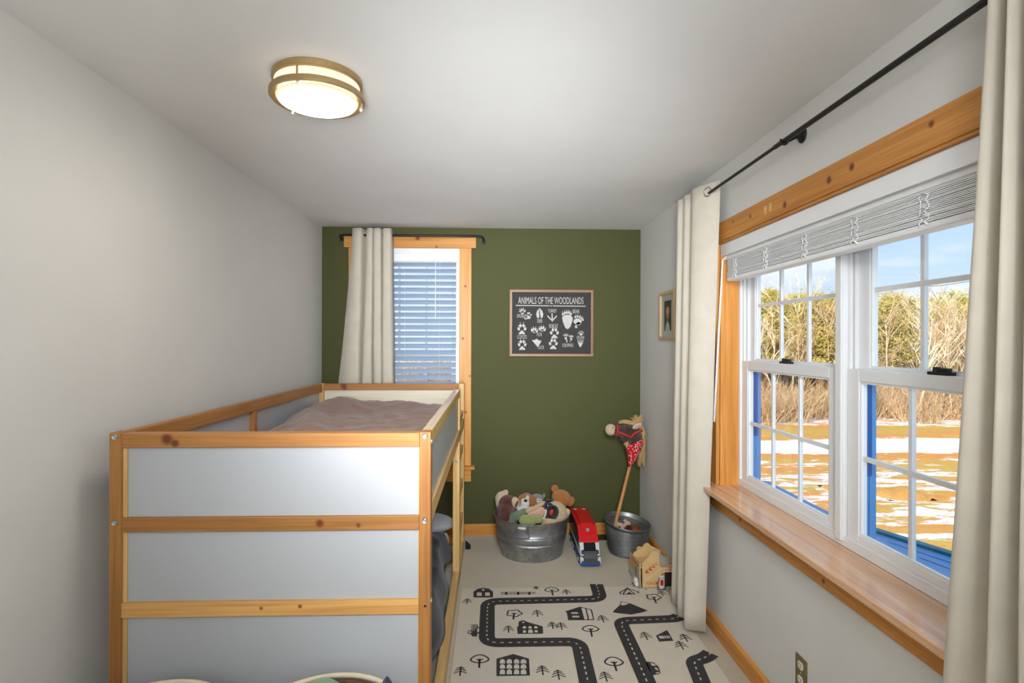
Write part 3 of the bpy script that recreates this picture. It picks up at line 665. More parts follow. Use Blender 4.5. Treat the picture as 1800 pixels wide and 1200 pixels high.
# ---------------------------------------------------------------- small portrait picture on the right wall
pic = thing('picture_frame', 'small square light wood framed portrait on the right wall', 'picture', (XR-.012, 3.46, 1.4645))
a0, a1, q0, q1 = 3.311, 3.612, 1.4645, 1.767
M['oak'] = wood('light oak frame', 'z', (206, 176, 134), (182, 148, 104), vor=False)
t = .018
for z0, z1 in ((q0, q0+t), (q1-t, q1)): box('frame_bar', M['oak'], pic, XR-.026, XR-.001, a0, a1, z0, z1, .001)
for y0, y1 in ((a0, a0+t), (a1-t, a1)): box('frame_bar', M['oak'], pic, XR-.026, XR-.001, y0, y1, q0+t, q1-t, .001)
mt = box('mat_board', plain('white mat board', (214, 212, 206), .8), pic, XR-.012, XR-.003, a0+t, a1-t, q0+t, q1-t)
pp = Print((XR-.012, a1, q0), (0, -1, 0), (0, 0, 1), (-1, 0, 0)); w_, h_ = a1-a0, q1-q0
cu = (.085, .20); 
pp.poly([(.075, .055), (.215, .055), (.215, .245), (.075, .245)], .0003, 0)
pp.poly([(.095, .0555), (.108, .09), (.128, .112), (.152, .112), (.175, .092), (.190, .0555)], .0006, 1)
pp.poly([(.132, .108), (.152, .108), (.150, .135), (.134, .135)], .0007, 2)
pp.ell(.143, .158, .024, .03, 0, .0009, 2); pp.ell(.143, .185, .030, .022, 0, .0011, 3); pp.ell(.120, .165, .012, .018, 0, .0010, 4); pp.ell(.166, .168, .012, .018, 0, .0010, 4)
pp.ell(.136, .158, .003, .003, 0, .0013, 5); pp.ell(.150, .158, .003, .003, 0, .0013, 5); pp.ell(.186, .20, .02, .03, 0, .0005, 6)
pp.build('portrait', [plain('dark olive print', (62, 58, 46)), plain('white dress print', (206, 206, 214)), plain('skin tone print', (206, 150, 136)), plain('blond print', (212, 182, 140)), plain('pink flower print', (206, 120, 130)), plain('dark print', (60, 30, 30)), plain('mauve print', (98, 66, 78))], mt)
box('glazing', M['glass'], pic, XR-.0165, XR-.0150, a0+t, a1-t, q0+t, q1-t)

# ---------------------------------------------------------------- socket on the right wall
ol = thing('wall_outlet', 'brass plate double wall outlet under the wide window', 'outlet', (XR, 1.961, .197))
box('cover_plate', plain('aged brass plate', (150, 130, 92), .35, .8), ol, XR-.005, XR, 1.925, 1.997, .197, .312, .002)
for zc in (.281, .229):
    m = MB(); pts = [(1.961+.0165*math.cos(a)*1.0, max(-.0135, min(.0135, .0185*math.sin(a)))+zc) for a in [2*PI*k/20 for k in range(20)]]
    m.prism(pts, 'x', XR-.0075, XR-.004); f = m.build('receptacle', plain('ivory plastic', (226, 220, 204), .4), ol)
    m = MB(); m.box(XR-.0079, XR-.0074, 1.9535, 1.9555, zc, zc+.009); m.box(XR-.0079, XR-.0074, 1.9665, 1.9685, zc, zc+.008); m.lathe([(0, -.0003), (.0025, -.0003), (.0025, .0002), (0, .0002)], (XR-.0076, 1.961, zc-.007), 10, axis='x'); m.build('slots', M['black'], f)
m = MB(); m.lathe([(0, -.0015), (.003, -.001), (.0035, 0), (0, 0)], (XR-.005, 1.961, .255), 10, axis='x'); m.build('screw', M['steel'], ol)
MAT = {'road1':[[0.62,3.275],[0.61,3.086],[-0.024,3.073],[-0.025,2.651],[0.419,2.649],[0.406,2.291],[0.4,2.163]],'road2':[[0.983,2.877],[0.949,2.855],[0.903,2.852],[0.659,2.84],[0.659,2.442],[0.658,2.267],[0.656,2.155]],'road3':[[1.014,2.533],[0.972,2.496],[0.909,2.47],[0.889,2.311],[0.868,2.149]],'firs':[[-0.138,3.046,0.066],[0.083,2.739,0.07],[0.24,2.894,0.074],[-0.137,2.392,0.069],[0.222,2.387,0.071],[0.307,2.771,0.068],[0.351,2.759,0.073],[0.428,3.143,0.066],[0.575,2.827,0.074],[0.288,2.351,0.073],[0.489,2.332,0.072],[0.753,2.653,0.075],[0.941,2.631,0.073],[0.898,2.566,0.074],[0.897,3.19,0.062],[0.973,3.114,0.067],[0.258,3.213,0.042]],'dec':[[0.111,2.871,0.118,2.936,0.038,0.034,1],[-0.056,2.449,-0.055,2.515,0.041,0.036,0],[0.345,3.135,0.347,3.206,0.04,0.034,0],[0.489,2.691,0.495,2.765,0.041,0.033,0],[0.546,2.407,0.549,2.476,0.041,0.038,0],[0.906,3.026,0.913,3.1,0.038,0.034,1]],'blk':[[[-0.104,3.123],[-0.107,3.196],[-0.082,3.234],[-0.051,3.244],[-0.018,3.232],[0.006,3.193],[0.006,3.12]],[[0.127,2.727],[0.126,2.793],[0.134,2.801],[0.138,2.848],[0.162,2.863],[0.186,2.84],[0.257,2.797],[0.253,2.726]],[[0.02,2.386],[0.021,2.517],[0.099,2.553],[0.169,2.513],[0.165,2.386]],[[0.394,2.854],[0.398,2.935],[0.388,2.947],[0.479,2.999],[0.538,2.964],[0.53,2.852]],[[0.643,2.931],[0.658,2.956],[0.7,3.012],[0.714,3.054],[0.76,3.03],[0.837,2.944],[0.802,2.926],[0.737,2.904],[0.677,2.918]],[[0.767,3.139],[0.789,3.169],[0.803,3.14]],[[0.804,2.692],[0.875,2.742],[0.877,2.716],[0.875,2.643],[0.804,2.637]],[[0.818,2.681],[0.834,2.682],[0.835,2.67],[0.82,2.668]],[[0.69,2.466],[0.701,2.475],[0.727,2.466],[0.74,2.433],[0.735,2.389],[0.724,2.378],[0.696,2.372],[0.691,2.421]],[[-0.122,2.755],[-0.112,2.769],[-0.103,2.769],[-0.105,2.825],[-0.072,2.824],[-0.071,2.799],[-0.06,2.796],[-0.06,2.787],[-0.072,2.786],[-0.074,2.753],[-0.059,2.749],[-0.061,2.735],[-0.071,2.739],[-0.073,2.709],[-0.095,2.71],[-0.104,2.732],[-0.119,2.739]]],'wht':[[[-0.087,3.185],[-0.059,3.184],[-0.058,3.141],[-0.086,3.142]],[[-0.039,3.183],[-0.013,3.183],[-0.012,3.142],[-0.039,3.143]],[[-0.061,3.216],[-0.051,3.23],[-0.041,3.215],[-0.051,3.202]],[[0.155,2.838],[0.161,2.849],[0.169,2.837],[0.16,2.83]],[[0.154,2.778],[0.155,2.79],[0.157,2.796],[0.16,2.8],[0.165,2.802],[0.169,2.8],[0.172,2.796],[0.172,2.789],[0.172,2.777]],[[0.183,2.777],[0.184,2.789],[0.185,2.795],[0.189,2.799],[0.193,2.801],[0.196,2.799],[0.199,2.795],[0.2,2.789],[0.199,2.776]],[[0.212,2.776],[0.213,2.788],[0.215,2.794],[0.218,2.799],[0.222,2.8],[0.226,2.798],[0.229,2.794],[0.23,2.788],[0.229,2.776]],[[0.154,2.737],[0.154,2.75],[0.156,2.756],[0.159,2.761],[0.163,2.763],[0.167,2.761],[0.169,2.756],[0.17,2.749],[0.169,2.737]],[[0.179,2.734],[0.18,2.751],[0.182,2.76],[0.187,2.766],[0.193,2.768],[0.199,2.766],[0.203,2.759],[0.204,2.751],[0.203,2.733]],[[0.212,2.739],[0.212,2.75],[0.214,2.756],[0.217,2.76],[0.221,2.761],[0.225,2.759],[0.228,2.755],[0.228,2.749],[0.227,2.738]],[[0.036,2.478],[0.036,2.496],[0.038,2.504],[0.043,2.511],[0.048,2.513],[0.054,2.51],[0.058,2.504],[0.059,2.495],[0.059,2.478]],[[0.036,2.44],[0.036,2.456],[0.038,2.465],[0.042,2.471],[0.048,2.473],[0.053,2.47],[0.057,2.464],[0.059,2.456],[0.058,2.439]],[[0.035,2.398],[0.035,2.416],[0.037,2.425],[0.041,2.432],[0.047,2.434],[0.052,2.432],[0.057,2.425],[0.058,2.416],[0.057,2.398]],[[0.067,2.478],[0.067,2.495],[0.069,2.503],[0.074,2.51],[0.08,2.512],[0.086,2.509],[0.09,2.503],[0.091,2.494],[0.09,2.477]],[[0.066,2.439],[0.066,2.455],[0.068,2.464],[0.072,2.47],[0.078,2.472],[0.084,2.47],[0.088,2.463],[0.09,2.455],[0.089,2.438]],[[0.065,2.397],[0.065,2.415],[0.067,2.425],[0.071,2.431],[0.077,2.433],[0.083,2.431],[0.087,2.424],[0.088,2.415],[0.088,2.397]],[[0.099,2.477],[0.1,2.494],[0.101,2.502],[0.106,2.509],[0.112,2.511],[0.118,2.508],[0.122,2.502],[0.124,2.493],[0.123,2.476]],[[0.097,2.438],[0.098,2.454],[0.1,2.463],[0.104,2.469],[0.111,2.471],[0.117,2.469],[0.121,2.462],[0.122,2.454],[0.121,2.437]],[[0.096,2.397],[0.097,2.414],[0.098,2.424],[0.103,2.43],[0.109,2.432],[0.115,2.43],[0.119,2.423],[0.12,2.414],[0.119,2.396]],[[0.129,2.476],[0.13,2.493],[0.132,2.502],[0.137,2.508],[0.144,2.51],[0.15,2.507],[0.154,2.501],[0.156,2.492],[0.155,2.475]],[[0.127,2.437],[0.128,2.454],[0.13,2.462],[0.135,2.468],[0.142,2.47],[0.148,2.468],[0.152,2.461],[0.153,2.453],[0.152,2.436]],[[0.125,2.396],[0.126,2.414],[0.128,2.423],[0.133,2.429],[0.14,2.432],[0.146,2.429],[0.15,2.422],[0.151,2.413],[0.15,2.395]],[[0.422,2.937],[0.458,2.936],[0.455,2.92],[0.42,2.921]],[[0.422,2.899],[0.458,2.898],[0.456,2.881],[0.42,2.882]],[[0.484,2.986],[0.503,2.976],[0.497,2.862],[0.48,2.858]],[[0.51,2.972],[0.53,2.958],[0.525,2.861],[0.505,2.86]],[[0.716,3.046],[0.754,3.026],[0.734,3.013],[0.716,3.005],[0.705,3.015]],[[0.815,2.687],[0.84,2.688],[0.84,2.665],[0.816,2.664]],[[0.843,2.688],[0.849,2.689],[0.849,2.665],[0.843,2.665]],[[0.853,2.689],[0.859,2.689],[0.859,2.666],[0.853,2.665]],[[0.863,2.689],[0.869,2.69],[0.868,2.666],[0.862,2.666]],[[0.711,2.463],[0.723,2.458],[0.732,2.443],[0.716,2.44],[0.711,2.45]],[[0.721,2.432],[0.731,2.42],[0.73,2.404],[0.72,2.414]],[[0.719,2.392],[0.731,2.395],[0.726,2.384],[0.71,2.383]],[[-0.102,2.821],[-0.098,2.82],[-0.096,2.762],[-0.099,2.762]],[[-0.092,2.82],[-0.089,2.82],[-0.087,2.762],[-0.09,2.762]],[[-0.083,2.82],[-0.079,2.82],[-0.078,2.786],[-0.082,2.786]],[[-0.117,2.756],[-0.106,2.762],[-0.099,2.744],[-0.115,2.743]]],'st':[[0.009,[[0.05,3.181],[0.25,3.177]]],[0.009,[[0.05,3.161],[0.249,3.162]]],[0.016,[[0.082,3.189],[0.081,3.152]]],[0.016,[[0.151,3.187],[0.149,3.15]]],[0.016,[[0.215,3.185],[0.212,3.148]]],[0.01,[[0.733,3.161],[0.79,3.213],[0.846,3.169]]],[0.01,[[0.79,3.213],[0.747,3.139],[0.779,3.139]]],[0.01,[[0.79,3.213],[0.809,3.159],[0.816,3.14],[0.779,3.139]]],[0.01,[[0.733,3.161],[0.737,3.138]]],[0.01,[[0.846,3.169],[0.836,3.15]]],[0.01,[[0.791,3.226],[0.798,3.217]]]]}

# ---------------------------------------------------------------- play mat with a printed road map
mat = thing('play_mat', 'cream floor play mat printed with roads, houses and trees', 'play mat', (.417, 2.3, 0))
MATZ = .0065
box('mat', fabric('cream play mat', (208, 197, 180), 700, .15, .85, .03, .05), mat, -.177, 1.0105, 1.36, 3.2427, .001, MATZ, .002)
mp_ = Print((0, 0, MATZ), (1, 0, 0), (0, 1, 0), (0, 0, 1))
def roundpath(pts, r):
    return [(q.x, q.y) for q in fillet([Vector((x, y, 0)) for x, y in pts], r, 6)]
def dashes(pts, dl, gap, w):
    P = [Vector(p) for p in pts]; acc = 0; seg = []
    for a, b in zip(P, P[1:]):
        n_ = max(1, int((b-a).length/.004))
        for i in range(n_):
            q = a.lerp(b, i/n_)
            if acc % (dl+gap) < dl: seg.append((q.x, q.y))
            elif len(seg) > 1: mp_.stroke(seg, w, .0007, 1); seg = []
            else: seg = []
            acc += (b-a).length/n_
def road(pts, w, r):
    q = roundpath(pts, r); mp_.stroke(q, w, .0004); dashes(q, .021, .019, .0065)
road(MAT['road1'], .078, .062); road(MAT['road2'], .075, .055); road(MAT['road3'], .075, .05)
for x, y, h in MAT['firs']:
    a = .0; mp_.stroke([(x, y), (x, y+h)], .0068)
    for f_, ww in ((.98, .62), (.76, .86), (.52, 1.0)):
        for s_ in (-1, 1): mp_.stroke([(x, y+h*f_), (x+s_*h*ww*.42, y+h*(f_-.24))], .0056)
for x, y, cx, cy, rx, ry, kind in MAT['dec']:
    pts = []
    for k in range(28):
        a = 2*PI*k/28
        if kind: r = 1+.13*math.cos(5*a+.6); u, v = math.cos(a)*r, math.sin(a)*r
        else: u, v = math.cos(a), (math.sin(a) if math.sin(a) > 0 else math.sin(a)*.75); u *= 1-.25*max(0, math.sin(a))
        pts.append((cx+rx*u, cy+ry*v))
    mp_.stroke(pts, .0082, .0004, 0, True); t_ = Vector((cx, cy+ry*.1)); mp_.stroke([(x, y), (t_.x, t_.y)], .0095)
    for s_ in (-1, 1): mp_.stroke([(cx, cy-ry*.35), (cx+s_*rx*.35, cy+ry*.05)], .007)
for p in MAT['blk']: mp_.poly(p, .0004)
for p in MAT['wht']: mp_.poly(p, .0007, 1)
mp_.poly([(.905+dx, 2.636+dy) for dx, dy in ()] or [(-.175, 2.33), (-.165, 2.335), (-.13, 2.318), (-.12, 2.26), (-.175, 2.26)], .0004)
for w_0, p in MAT['st']: mp_.stroke(p, w_0*.8, .0004)
mp_.build('road_map_print', [M['print'], plain('cream print', (210, 200, 184), .8)], mat, label='charcoal printed roads, houses, trees and vehicles')

# ---------------------------------------------------------------- galvanized tub
n = NT('galvanized metal'); n.bsdf(.42, .85); v = n.coords()
vo = n.n('ShaderNodeTexVoronoi'); vo.inputs['Scale'].default_value = 45; n.l(v, vo.inputs['Vector'])
n.l(n.mix(n.ramp(n.noise(v, 9, 3), (.35, K1), (.65, (.6,)*3+(1,))), n.ramp(vo.outputs['Color'], (.2, rgb(158, 160, 162)), (.8, rgb(186, 187, 188))), rgb(140, 142, 145)), n.b.inputs['Base Color']); M['zinc'] = n.m
TC = (.272, 3.825)
tub = thing('metal_tub', 'round galvanized washtub full of soft toys by the green wall', 'tub', (TC[0], TC[1], 0))
def rr(z): return .213+.044*z/.26
prof = [(0, .012), (rr(0)-.006, .012), (rr(0), .0), (rr(.01), .008), (rr(.1), .098), (rr(.104)+.006, .106), (rr(.11), .114), (rr(.118)+.004, .125), (rr(.14)+.006, .14), (rr(.158)+.004, .155), (rr(.165), .163), (rr(.17)+.006, .171), (rr(.178), .179), (rr(.252), .252), (rr(.252)+.005, .256), (rr(.26)+.004, .264), (rr(.26)-.003, .264), (rr(.25)-.004, .25), (rr(.02)-.003, .016), (0, .016)]
m = MB(); m.lathe(prof, (TC[0], TC[1], 0), 64); m.build('tub_body', M['zinc'], tub, smooth=True, angle=50)
def tub_handle(a):
    c, s = math.cos(a), math.sin(a)
    def P(t, z, d=.006): r = rr(z)+d; b = a+t/rr(z); return (TC[0]+r*math.cos(b), TC[1]+r*math.sin(b), z)
    m = MB(); q = [P(-.026, .245), P(.026, .245), P(.026, .234, .008), P(-.026, .234, .008)]
    m.tube([P(t, .240, .007) for t in (-.026, -.013, 0, .013, .026)], .009, 8); m.build('handle_clip', plain('bright handle clip', (216, 216, 212), .45, .3), tub, smooth=True)
    m = MB(); m.tube([P(-.022, .238, .009), P(-.030, .22, .012), P(-.048, .187, .015), P(-.044, .178, .016), P(0, .174, .017), P(.044, .178, .016), P(.048, .187, .015), P(.030, .22, .012), P(.022, .238, .009)], .0045, 8); m.build('handle', plain('dull handle wire', (120, 122, 124), .5, .6), tub, smooth=True)
tub_handle(math.radians(-108)); tub_handle(math.radians(72))

# ---------------------------------------------------------------- soft toys in the tub
def eul(x, y, z): return Matrix.Rotation(math.radians(z), 3, 'Z') @ Matrix.Rotation(math.radians(y), 3, 'Y') @ Matrix.Rotation(math.radians(x), 3, 'X')
def soft(name, balls, mt, parent, vox=.0045, fuzz=.0, **k):
    m = MB()
    for b in balls: m.ball(b[0], b[1], 18, 12, eul(*b[2]) if len(b) > 2 else None)
    o = m.build(name, mt, parent, smooth=True, **k)
    if len(balls) > 1:
        r = o.modifiers.new('blend', 'REMESH'); r.mode = 'VOXEL'; r.voxel_size = vox; r.use_smooth_shade = True
        s = o.modifiers.new('soften', 'SMOOTH'); s.factor = .5; s.iterations = 6
    if fuzz:
        tx = bpy.data.textures.get('fuzz') or bpy.data.textures.new('fuzz', 'CLOUDS'); tx.noise_scale = .006
        d = o.modifiers.new('fuzz', 'DISPLACE'); d.texture = tx; d.strength = fuzz; d.texture_coords = 'LOCAL'
    return o
P_ = {k: plush('plush '+k, *c) for k, c in {
    'dark brown': ((104, 52, 36), (58, 26, 18)), 'cream': ((220, 198, 164), (190, 164, 128)), 'white': ((226, 222, 214), (196, 190, 182)),
    'tan': ((176, 112, 52), (140, 82, 34)), 'ginger': ((196, 126, 58), (150, 88, 34)), 'black': ((34, 33, 36), (18, 18, 20)), 'lime': ((168, 172, 112), (134, 140, 82)),
    'sage': ((116, 136, 108), (84, 102, 80)), 'pink': ((222, 170, 150), (200, 146, 126)), 'grey': ((150, 150, 146), (118, 118, 114)), 'pug cream': ((216, 188, 148), (194, 164, 122)), 'mid brown': ((126, 82, 52), (98, 60, 36))}.items()}
EYE = plain('glossy black eye', (14, 14, 16), .15, spec=.6); GLINT = plain('white eye glint', (232, 232, 232), .3); RED = plain('red felt', (206, 48, 38), .8)
t = thing('plush_sloth', 'dark brown plush sloth with cream face patch at the left of the tub', 'soft toy', (.09, 3.83, .06), group='soft toys in the tub')
soft('body', [((.108, 3.835, .325), (.064, .06, .060)), ((.095, 3.81, .285), (.066, .07, .06)), ((.105, 3.79, .245), (.072, .08, .075)), ((.15, 3.745, .262), (.045, .04, .03), (0, 25, 0)), ((.075, 3.80, .16), (.035, .08, .09))], P_['dark brown'], t, fuzz=.005)
soft('hood', [((.066, 3.895, .348), (.045, .04, .05), (0, 30, 0)), ((.094, 3.905, .383), (.022, .02, .022)), ((.05, 3.89, .31), (.026, .03, .04))], P_['cream'], t, fuzz=.006, label='cream fluffy tuft behind the head')
soft('face', [((.160, 3.790, .344), (.028, .022, .042), (0, -14, 10))], P_['cream'], t)
soft('eye_patch', [((.166, 3.771, .340), (.010, .007, .026), (0, 24, 10))], P_['mid brown'], t)
t = thing('plush_dog', 'white and tan plush puppy with black nose lying on its back in the tub', 'soft toy', (.235, 3.84, .1), group='soft toys in the tub')
soft('head', [((.238, 3.845, .348), (.052, .05, .048))], P_['tan'], t, fuzz=.003)
soft('muzzle', [((.226, 3.812, .335), (.034, .036, .038)), ((.243, 3.815, .37), (.014, .022, .02))], P_['white'], t, fuzz=.002)
soft('ear', [((.199, 3.835, .362), (.020, .022, .036), (0, 42, 0))], P_['tan'], t, fuzz=.003)
soft('ear', [((.282, 3.825, .328), (.020, .022, .052), (0, 18, 0))], P_['tan'], t, fuzz=.003)
soft('nose', [((.228, 3.777, .362), (.012, .009, .010))], EYE, t)
soft('body', [((.225, 3.85, .25), (.06, .06, .08))], P_['white'], t)
t = thing('plush_penguin', 'small black and white plush lying between puppy and crocodile in tub', 'soft toy', (.22, 3.76, .15), group='soft toys in the tub')
soft('body', [((.205, 3.775, .305), (.040, .035, .026)), ((.238, 3.785, .31), (.022, .02, .018))], P_['white'], t)
soft('flipper', [((.226, 3.735, .300), (.036, .016, .017), (0, 22, 10))], P_['black'], t)
t = thing('plush_crocodile', 'green plush crocodile with open pink mouth and white teeth in tub', 'soft toy', (.24, 3.7, .12), group='soft toys in the tub')
soft('body', [((.175, 3.70, .283), (.042, .04, .034), (0, -25, 0)), ((.20, 3.72, .30), (.040, .03, .020), (0, -25, 0)), ((.14, 3.72, .25), (.03, .04, .05)), ((.11, 3.69, .235), (.03, .02, .014))], P_['sage'], t, fuzz=.002)
soft('lower_jaw', [((.215, 3.645, .272), (.042, .030, .038), (0, -20, 0)), ((.258, 3.630, .276), (.050, .026, .036), (0, -16, 0)), ((.300, 3.625, .284), (.036, .022, .030))], P_['lime'], t, fuzz=.002)
soft('mouth', [((.268, 3.655, .310), (.056, .018, .022), (0, -32, 0)), ((.318, 3.655, .322), (.036, .016, .034), (0, -40, 0))], P_['pink'], t)
soft('upper_jaw', [((.300, 3.715, .335), (.070, .026, .018), (0, -35, 0)), ((.255, 3.71, .318), (.04, .026, .02), (0, -25, 0))], P_['pug cream'], t, label='tan upper jaw')
m = MB()
for k in range(14):
    f = k/13; c = Vector((.350-.030*f+.008*math.sin(f*3), 3.640-.012*f, .340-.066*f)); d = Vector((.012, -.004, -.003)); u = Vector((.003, 0, .0052))
    m.add([c-u, c+u, c+d, c+Vector((0, .004, 0))], [(0, 1, 2), (0, 2, 3), (1, 3, 2), (0, 3, 1)])
m.build('teeth', P_['white'], t)
t = thing('plush_cat', 'grey and white plush cat peeking out at the back of the tub', 'soft toy', (.32, 3.93, .12), group='soft toys in the tub')
soft('head', [((.318, 3.94, .330), (.048, .04, .034))], P_['grey'], t, fuzz=.002)
soft('face', [((.318, 3.910, .322), (.036, .018, .020))], P_['white'], t)
for x in (.307, .332): m = MB(); m.tube([(x-.010, 3.892, .333), (x, 3.889, .330), (x+.010, 3.892, .334)], .002, 6); m.build('eyelid', EYE, t)
soft('ear', [((.366, 3.93, .352), (.011, .006, .018), (0, 20, 0))], P_['grey'], t); soft('body', [((.32, 3.95, .23), (.06, .05, .08))], P_['grey'], t)
t = thing('plush_pug', 'round cream plush pug with a big black muzzle and red tongue', 'soft toy', (.43, 3.79, .08), group='soft toys in the tub')
soft('body', [((.430, 3.785, .268), (.088, .095, .088)), ((.385, 3.72, .245), (.07, .06, .05))], P_['pug cream'], t, fuzz=.003)
soft('muzzle', [((.394, 3.682, .302), (.048, .022, .066), (14, 24, 0)), ((.380, 3.700, .345), (.034, .018, .026), (0, 10, 0))], P_['black'], t)
soft('tongue', [((.392, 3.658, .318), (.013, .008, .020), (0, 20, 0))], RED, t)
for x, z in ((.372, .357), (.392, .352)):
    e_ = soft('eye', [((x, 3.675, z), (.011, .007, .011))], plain('blue glass eye', (40, 60, 120), .1), t); soft('catchlight', [((x-.003, 3.668, z+.003), (.0035, .002, .004), (0, 20, 0))], GLINT, e_)  # small white solid stands in for the light glint on each eye
soft('ear', [((.395, 3.80, .353), (.030, .02, .013), (0, -8, 0)), ((.365, 3.79, .345), (.022, .014, .012), (0, 24, 0))], P_['black'], t)
soft('paw', [((.510, 3.775, .283), (.025, .025, .024))], P_['cream'], t)
t = thing('teddy_bear', 'ginger brown teddy bear leaning at the right back of the tub', 'soft toy', (.48, 3.92, .1), group='soft toys in the tub')
soft('head', [((.492, 3.93, .335), (.072, .06, .06), (0, 20, 0)), ((.462, 3.92, .355), (.04, .04, .034))], P_['ginger'], t, fuzz=.006)
soft('ear', [((.446, 3.94, .398), (.028, .018, .028))], P_['ginger'], t, fuzz=.005); soft('ear', [((.558, 3.92, .312), (.026, .02, .036), (0, 25, 0))], P_['ginger'], t, fuzz=.005)
soft('body', [((.46, 3.92, .22), (.075, .07, .1))], P_['ginger'], t)

# ---------------------------------------------------------------- toy bus
bus = thing('toy_bus', 'blue toy bus with red roof and white pillars parked by the tub', 'toy vehicle', (.632, 3.8, 0))
BLU = plain('blue toy plastic', (38, 84, 160), .35); RDP = plain('red toy plastic', (208, 28, 30), .3); WHP = plain('white toy plastic', (214, 212, 204), .35); GRP = plain('grey toy plastic', (72, 70, 70), .45); DKP = plain('dark windscreen plastic', (20, 22, 30), .15); NVP = plain('dark blue side plastic', (28, 56, 104), .35)
bx = .632; F0 = 3.535
def yz(*p): return [(F0+a, b) for a, b in p]
m = MB(); m.prism(yz((.012, .03), (.012, .085), (.045, .125), (.075, .142), (.16, .214), (.535, .216), (.545, .20), (.545, .03)), 'x', bx-.060, bx+.060); m.build('body', NVP, bus, bevel=.006)
m = MB(); m.prism([(bx-.066, F0), (bx-.052, F0-.012), (bx+.052, F0-.012), (bx+.066, F0), (bx+.066, F0+.55), (bx-.066, F0+.55)], 'z', .012, .045); m.build('bumper', BLU, bus, bevel=.008)
m = MB(); m.prism(yz((.052, .140), (.060, .150), (.155, .224), (.54, .226), (.55, .212), (.54, .206), (.165, .206), (.07, .130)), 'x', bx-.064, bx+.064); m.build('roof', RDP, bus, bevel=.008)
m = MB(); m.prism(yz((.10, .192), (.16, .2345), (.50, .2345), (.50, .224), (.17, .224), (.11, .18)), 'x', bx-.040, bx+.040); m.build('roof_panel', RDP, bus, bevel=.004)
for x in (-.032, .032): box('roof_vent', WHP, bus, bx+x-.011, bx+x+.011, F0+.455, F0+.470, .2345, .237)
m = MB(); m.prism(yz((.012, .096), (.043, .131), (.060, .143), (.060, .130), (.05, .118), (.02, .088)), 'x', bx-.038, bx+.038); m.build('windscreen', DKP, bus)
for s in (-1, 1):
    m = MB(); a, b = sorted((bx+s*.038, bx+s*.063)); m.prism(yz((.006, .07), (.044, .130), (.060, .146), (.075, .146), (.10, .16), (.10, .06), (.02, .06)), 'x', a, b); m.build('pillar', WHP, bus, bevel=.003)
    a, b = sorted((bx+s*.044, bx+s*.066)); m = MB(); m.prism(yz((-.004, .026), (-.004, .055), (.006, .066), (.02, .066), (.02, .026)), 'x', a, b); m.build('headlamp', WHP, bus, bevel=.003)
    m = MB(); m.tube([(bx+s*.062, F0+.0, .076), (bx+s*.046, F0-.002, .067), (bx+s*.036, F0-.004, .068)], .0035, 6); m.build('mirror_arm', DKP, bus)
    a, b = sorted((bx+s*.060, bx+s*.0625)); m = MB(); m.prism(yz((.13, .12), (.20, .18), (.50, .18), (.50, .12)), 'x', a, b); m.build('side_window', DKP, bus)
    m = MB(); m.prism(yz((.10, .085), (.53, .105), (.53, .09), (.10, .065)), 'x', a, b+.0005*s); m.build('side_stripe', WHP, bus)
    for y in (.075, .30, .36, .48):
        m = MB(); m.lathe([(0, -.010), (.026, -.010), (.028, -.006), (.028, .006), (.026, .010), (0, .010)], (bx+s*.058, F0+y, .028), 20, axis='x'); w = m.build('wheel', EYE, bus, smooth=True, angle=40)
        m = MB(); m.lathe([(0, s*.0115), (.012, s*.0115), (.014, s*.009), (0, s*.009)], (bx+s*.058, F0+y, .028), 14, axis='x'); m.build('hub_cap', WHP, w)
m = MB(); m.prism(yz((-.014, .03), (-.012, .062), (.000, .082), (.014, .100), (.03, .10), (.03, .03)), 'x', bx-.045, bx+.045); m.build('grille', GRP, bus, bevel=.003)
m = MB(); sh = [(-.011, .012), (0, .015), (.011, .012), (.010, -.002), (0, -.014), (-.010, -.002)]
nrm_ = Vector((0, -.074, .095)).normalized(); up_ = Vector((0, .095, .074)).normalized(); c_ = Vector((bx, F0+.110, .1985+.004))
m.add([c_+Vector((1, 0, 0))*a+up_*b+nrm_*.000 for a, b in sh]+[c_+Vector((1, 0, 0))*a*.8+up_*b*.8+nrm_*.004 for a, b in sh], [tuple(range(6, 12))]+[(i, (i+1) % 6, (i+1) % 6+6, i+6) for i in range(6)]); m.build('shield_emblem', plain('silver emblem', (186, 186, 192), .3, .4), bus)

# ---------------------------------------------------------------- floor register
rg = thing('floor_register', 'dark metal floor vent at the foot of the green wall', 'vent', (.86, 4.07, 0))
box('frame', M['black'], rg, .70, 1.0, 4.02, 4.125, .0, .006, .001)
for k in range(20): box('slat', M['black'], rg, .708+k*.0145, .714+k*.0145, 4.028, 4.117, .006, .009)

# ---------------------------------------------------------------- corrugated bucket with toys
BC = (.93, 3.79)
bk = thing('metal_bucket', 'small ribbed galvanized bucket of toys in the corner', 'bucket', (BC[0], BC[1], 0))
prof = [(0, .006), (.118, .006), (.120, 0)]
for k in range(25):
    z = .012+k*.0075; prof.append((.121+.034*z/.21 + .0040*math.cos(k*PI), z))
prof += [(.156, .204), (.160, .208), (.160, .213), (.156, .215), (.153, .211)]
for k in range(24, -1, -1):
    z = .012+k*.0075; prof.append((.119+.034*z/.21 + .0040*math.cos(k*PI), z))
prof += [(0, .010)]
m = MB(); m.lathe(prof, (BC[0], BC[1], 0), 56)
m.v = [(x, y, z + (z/.21)*(-.12*(x-BC[0])+.10*(y-BC[1]))) for x, y, z in m.v]
m.build('bucket_body', plain('weathered ribbed zinc', (146, 148, 146), .42, .8, var=.25, nscale=22), bk, smooth=True, angle=70)
m = MB(); m.lathe([(0, 0), (.010, .001), (.012, .006), (.012, .05), (0, .052)], (0, 0, 0), 10)
t = thing('plush_bone', 'pink soft bone toy on top in the small bucket', 'toy', (.885, 3.72, .17))
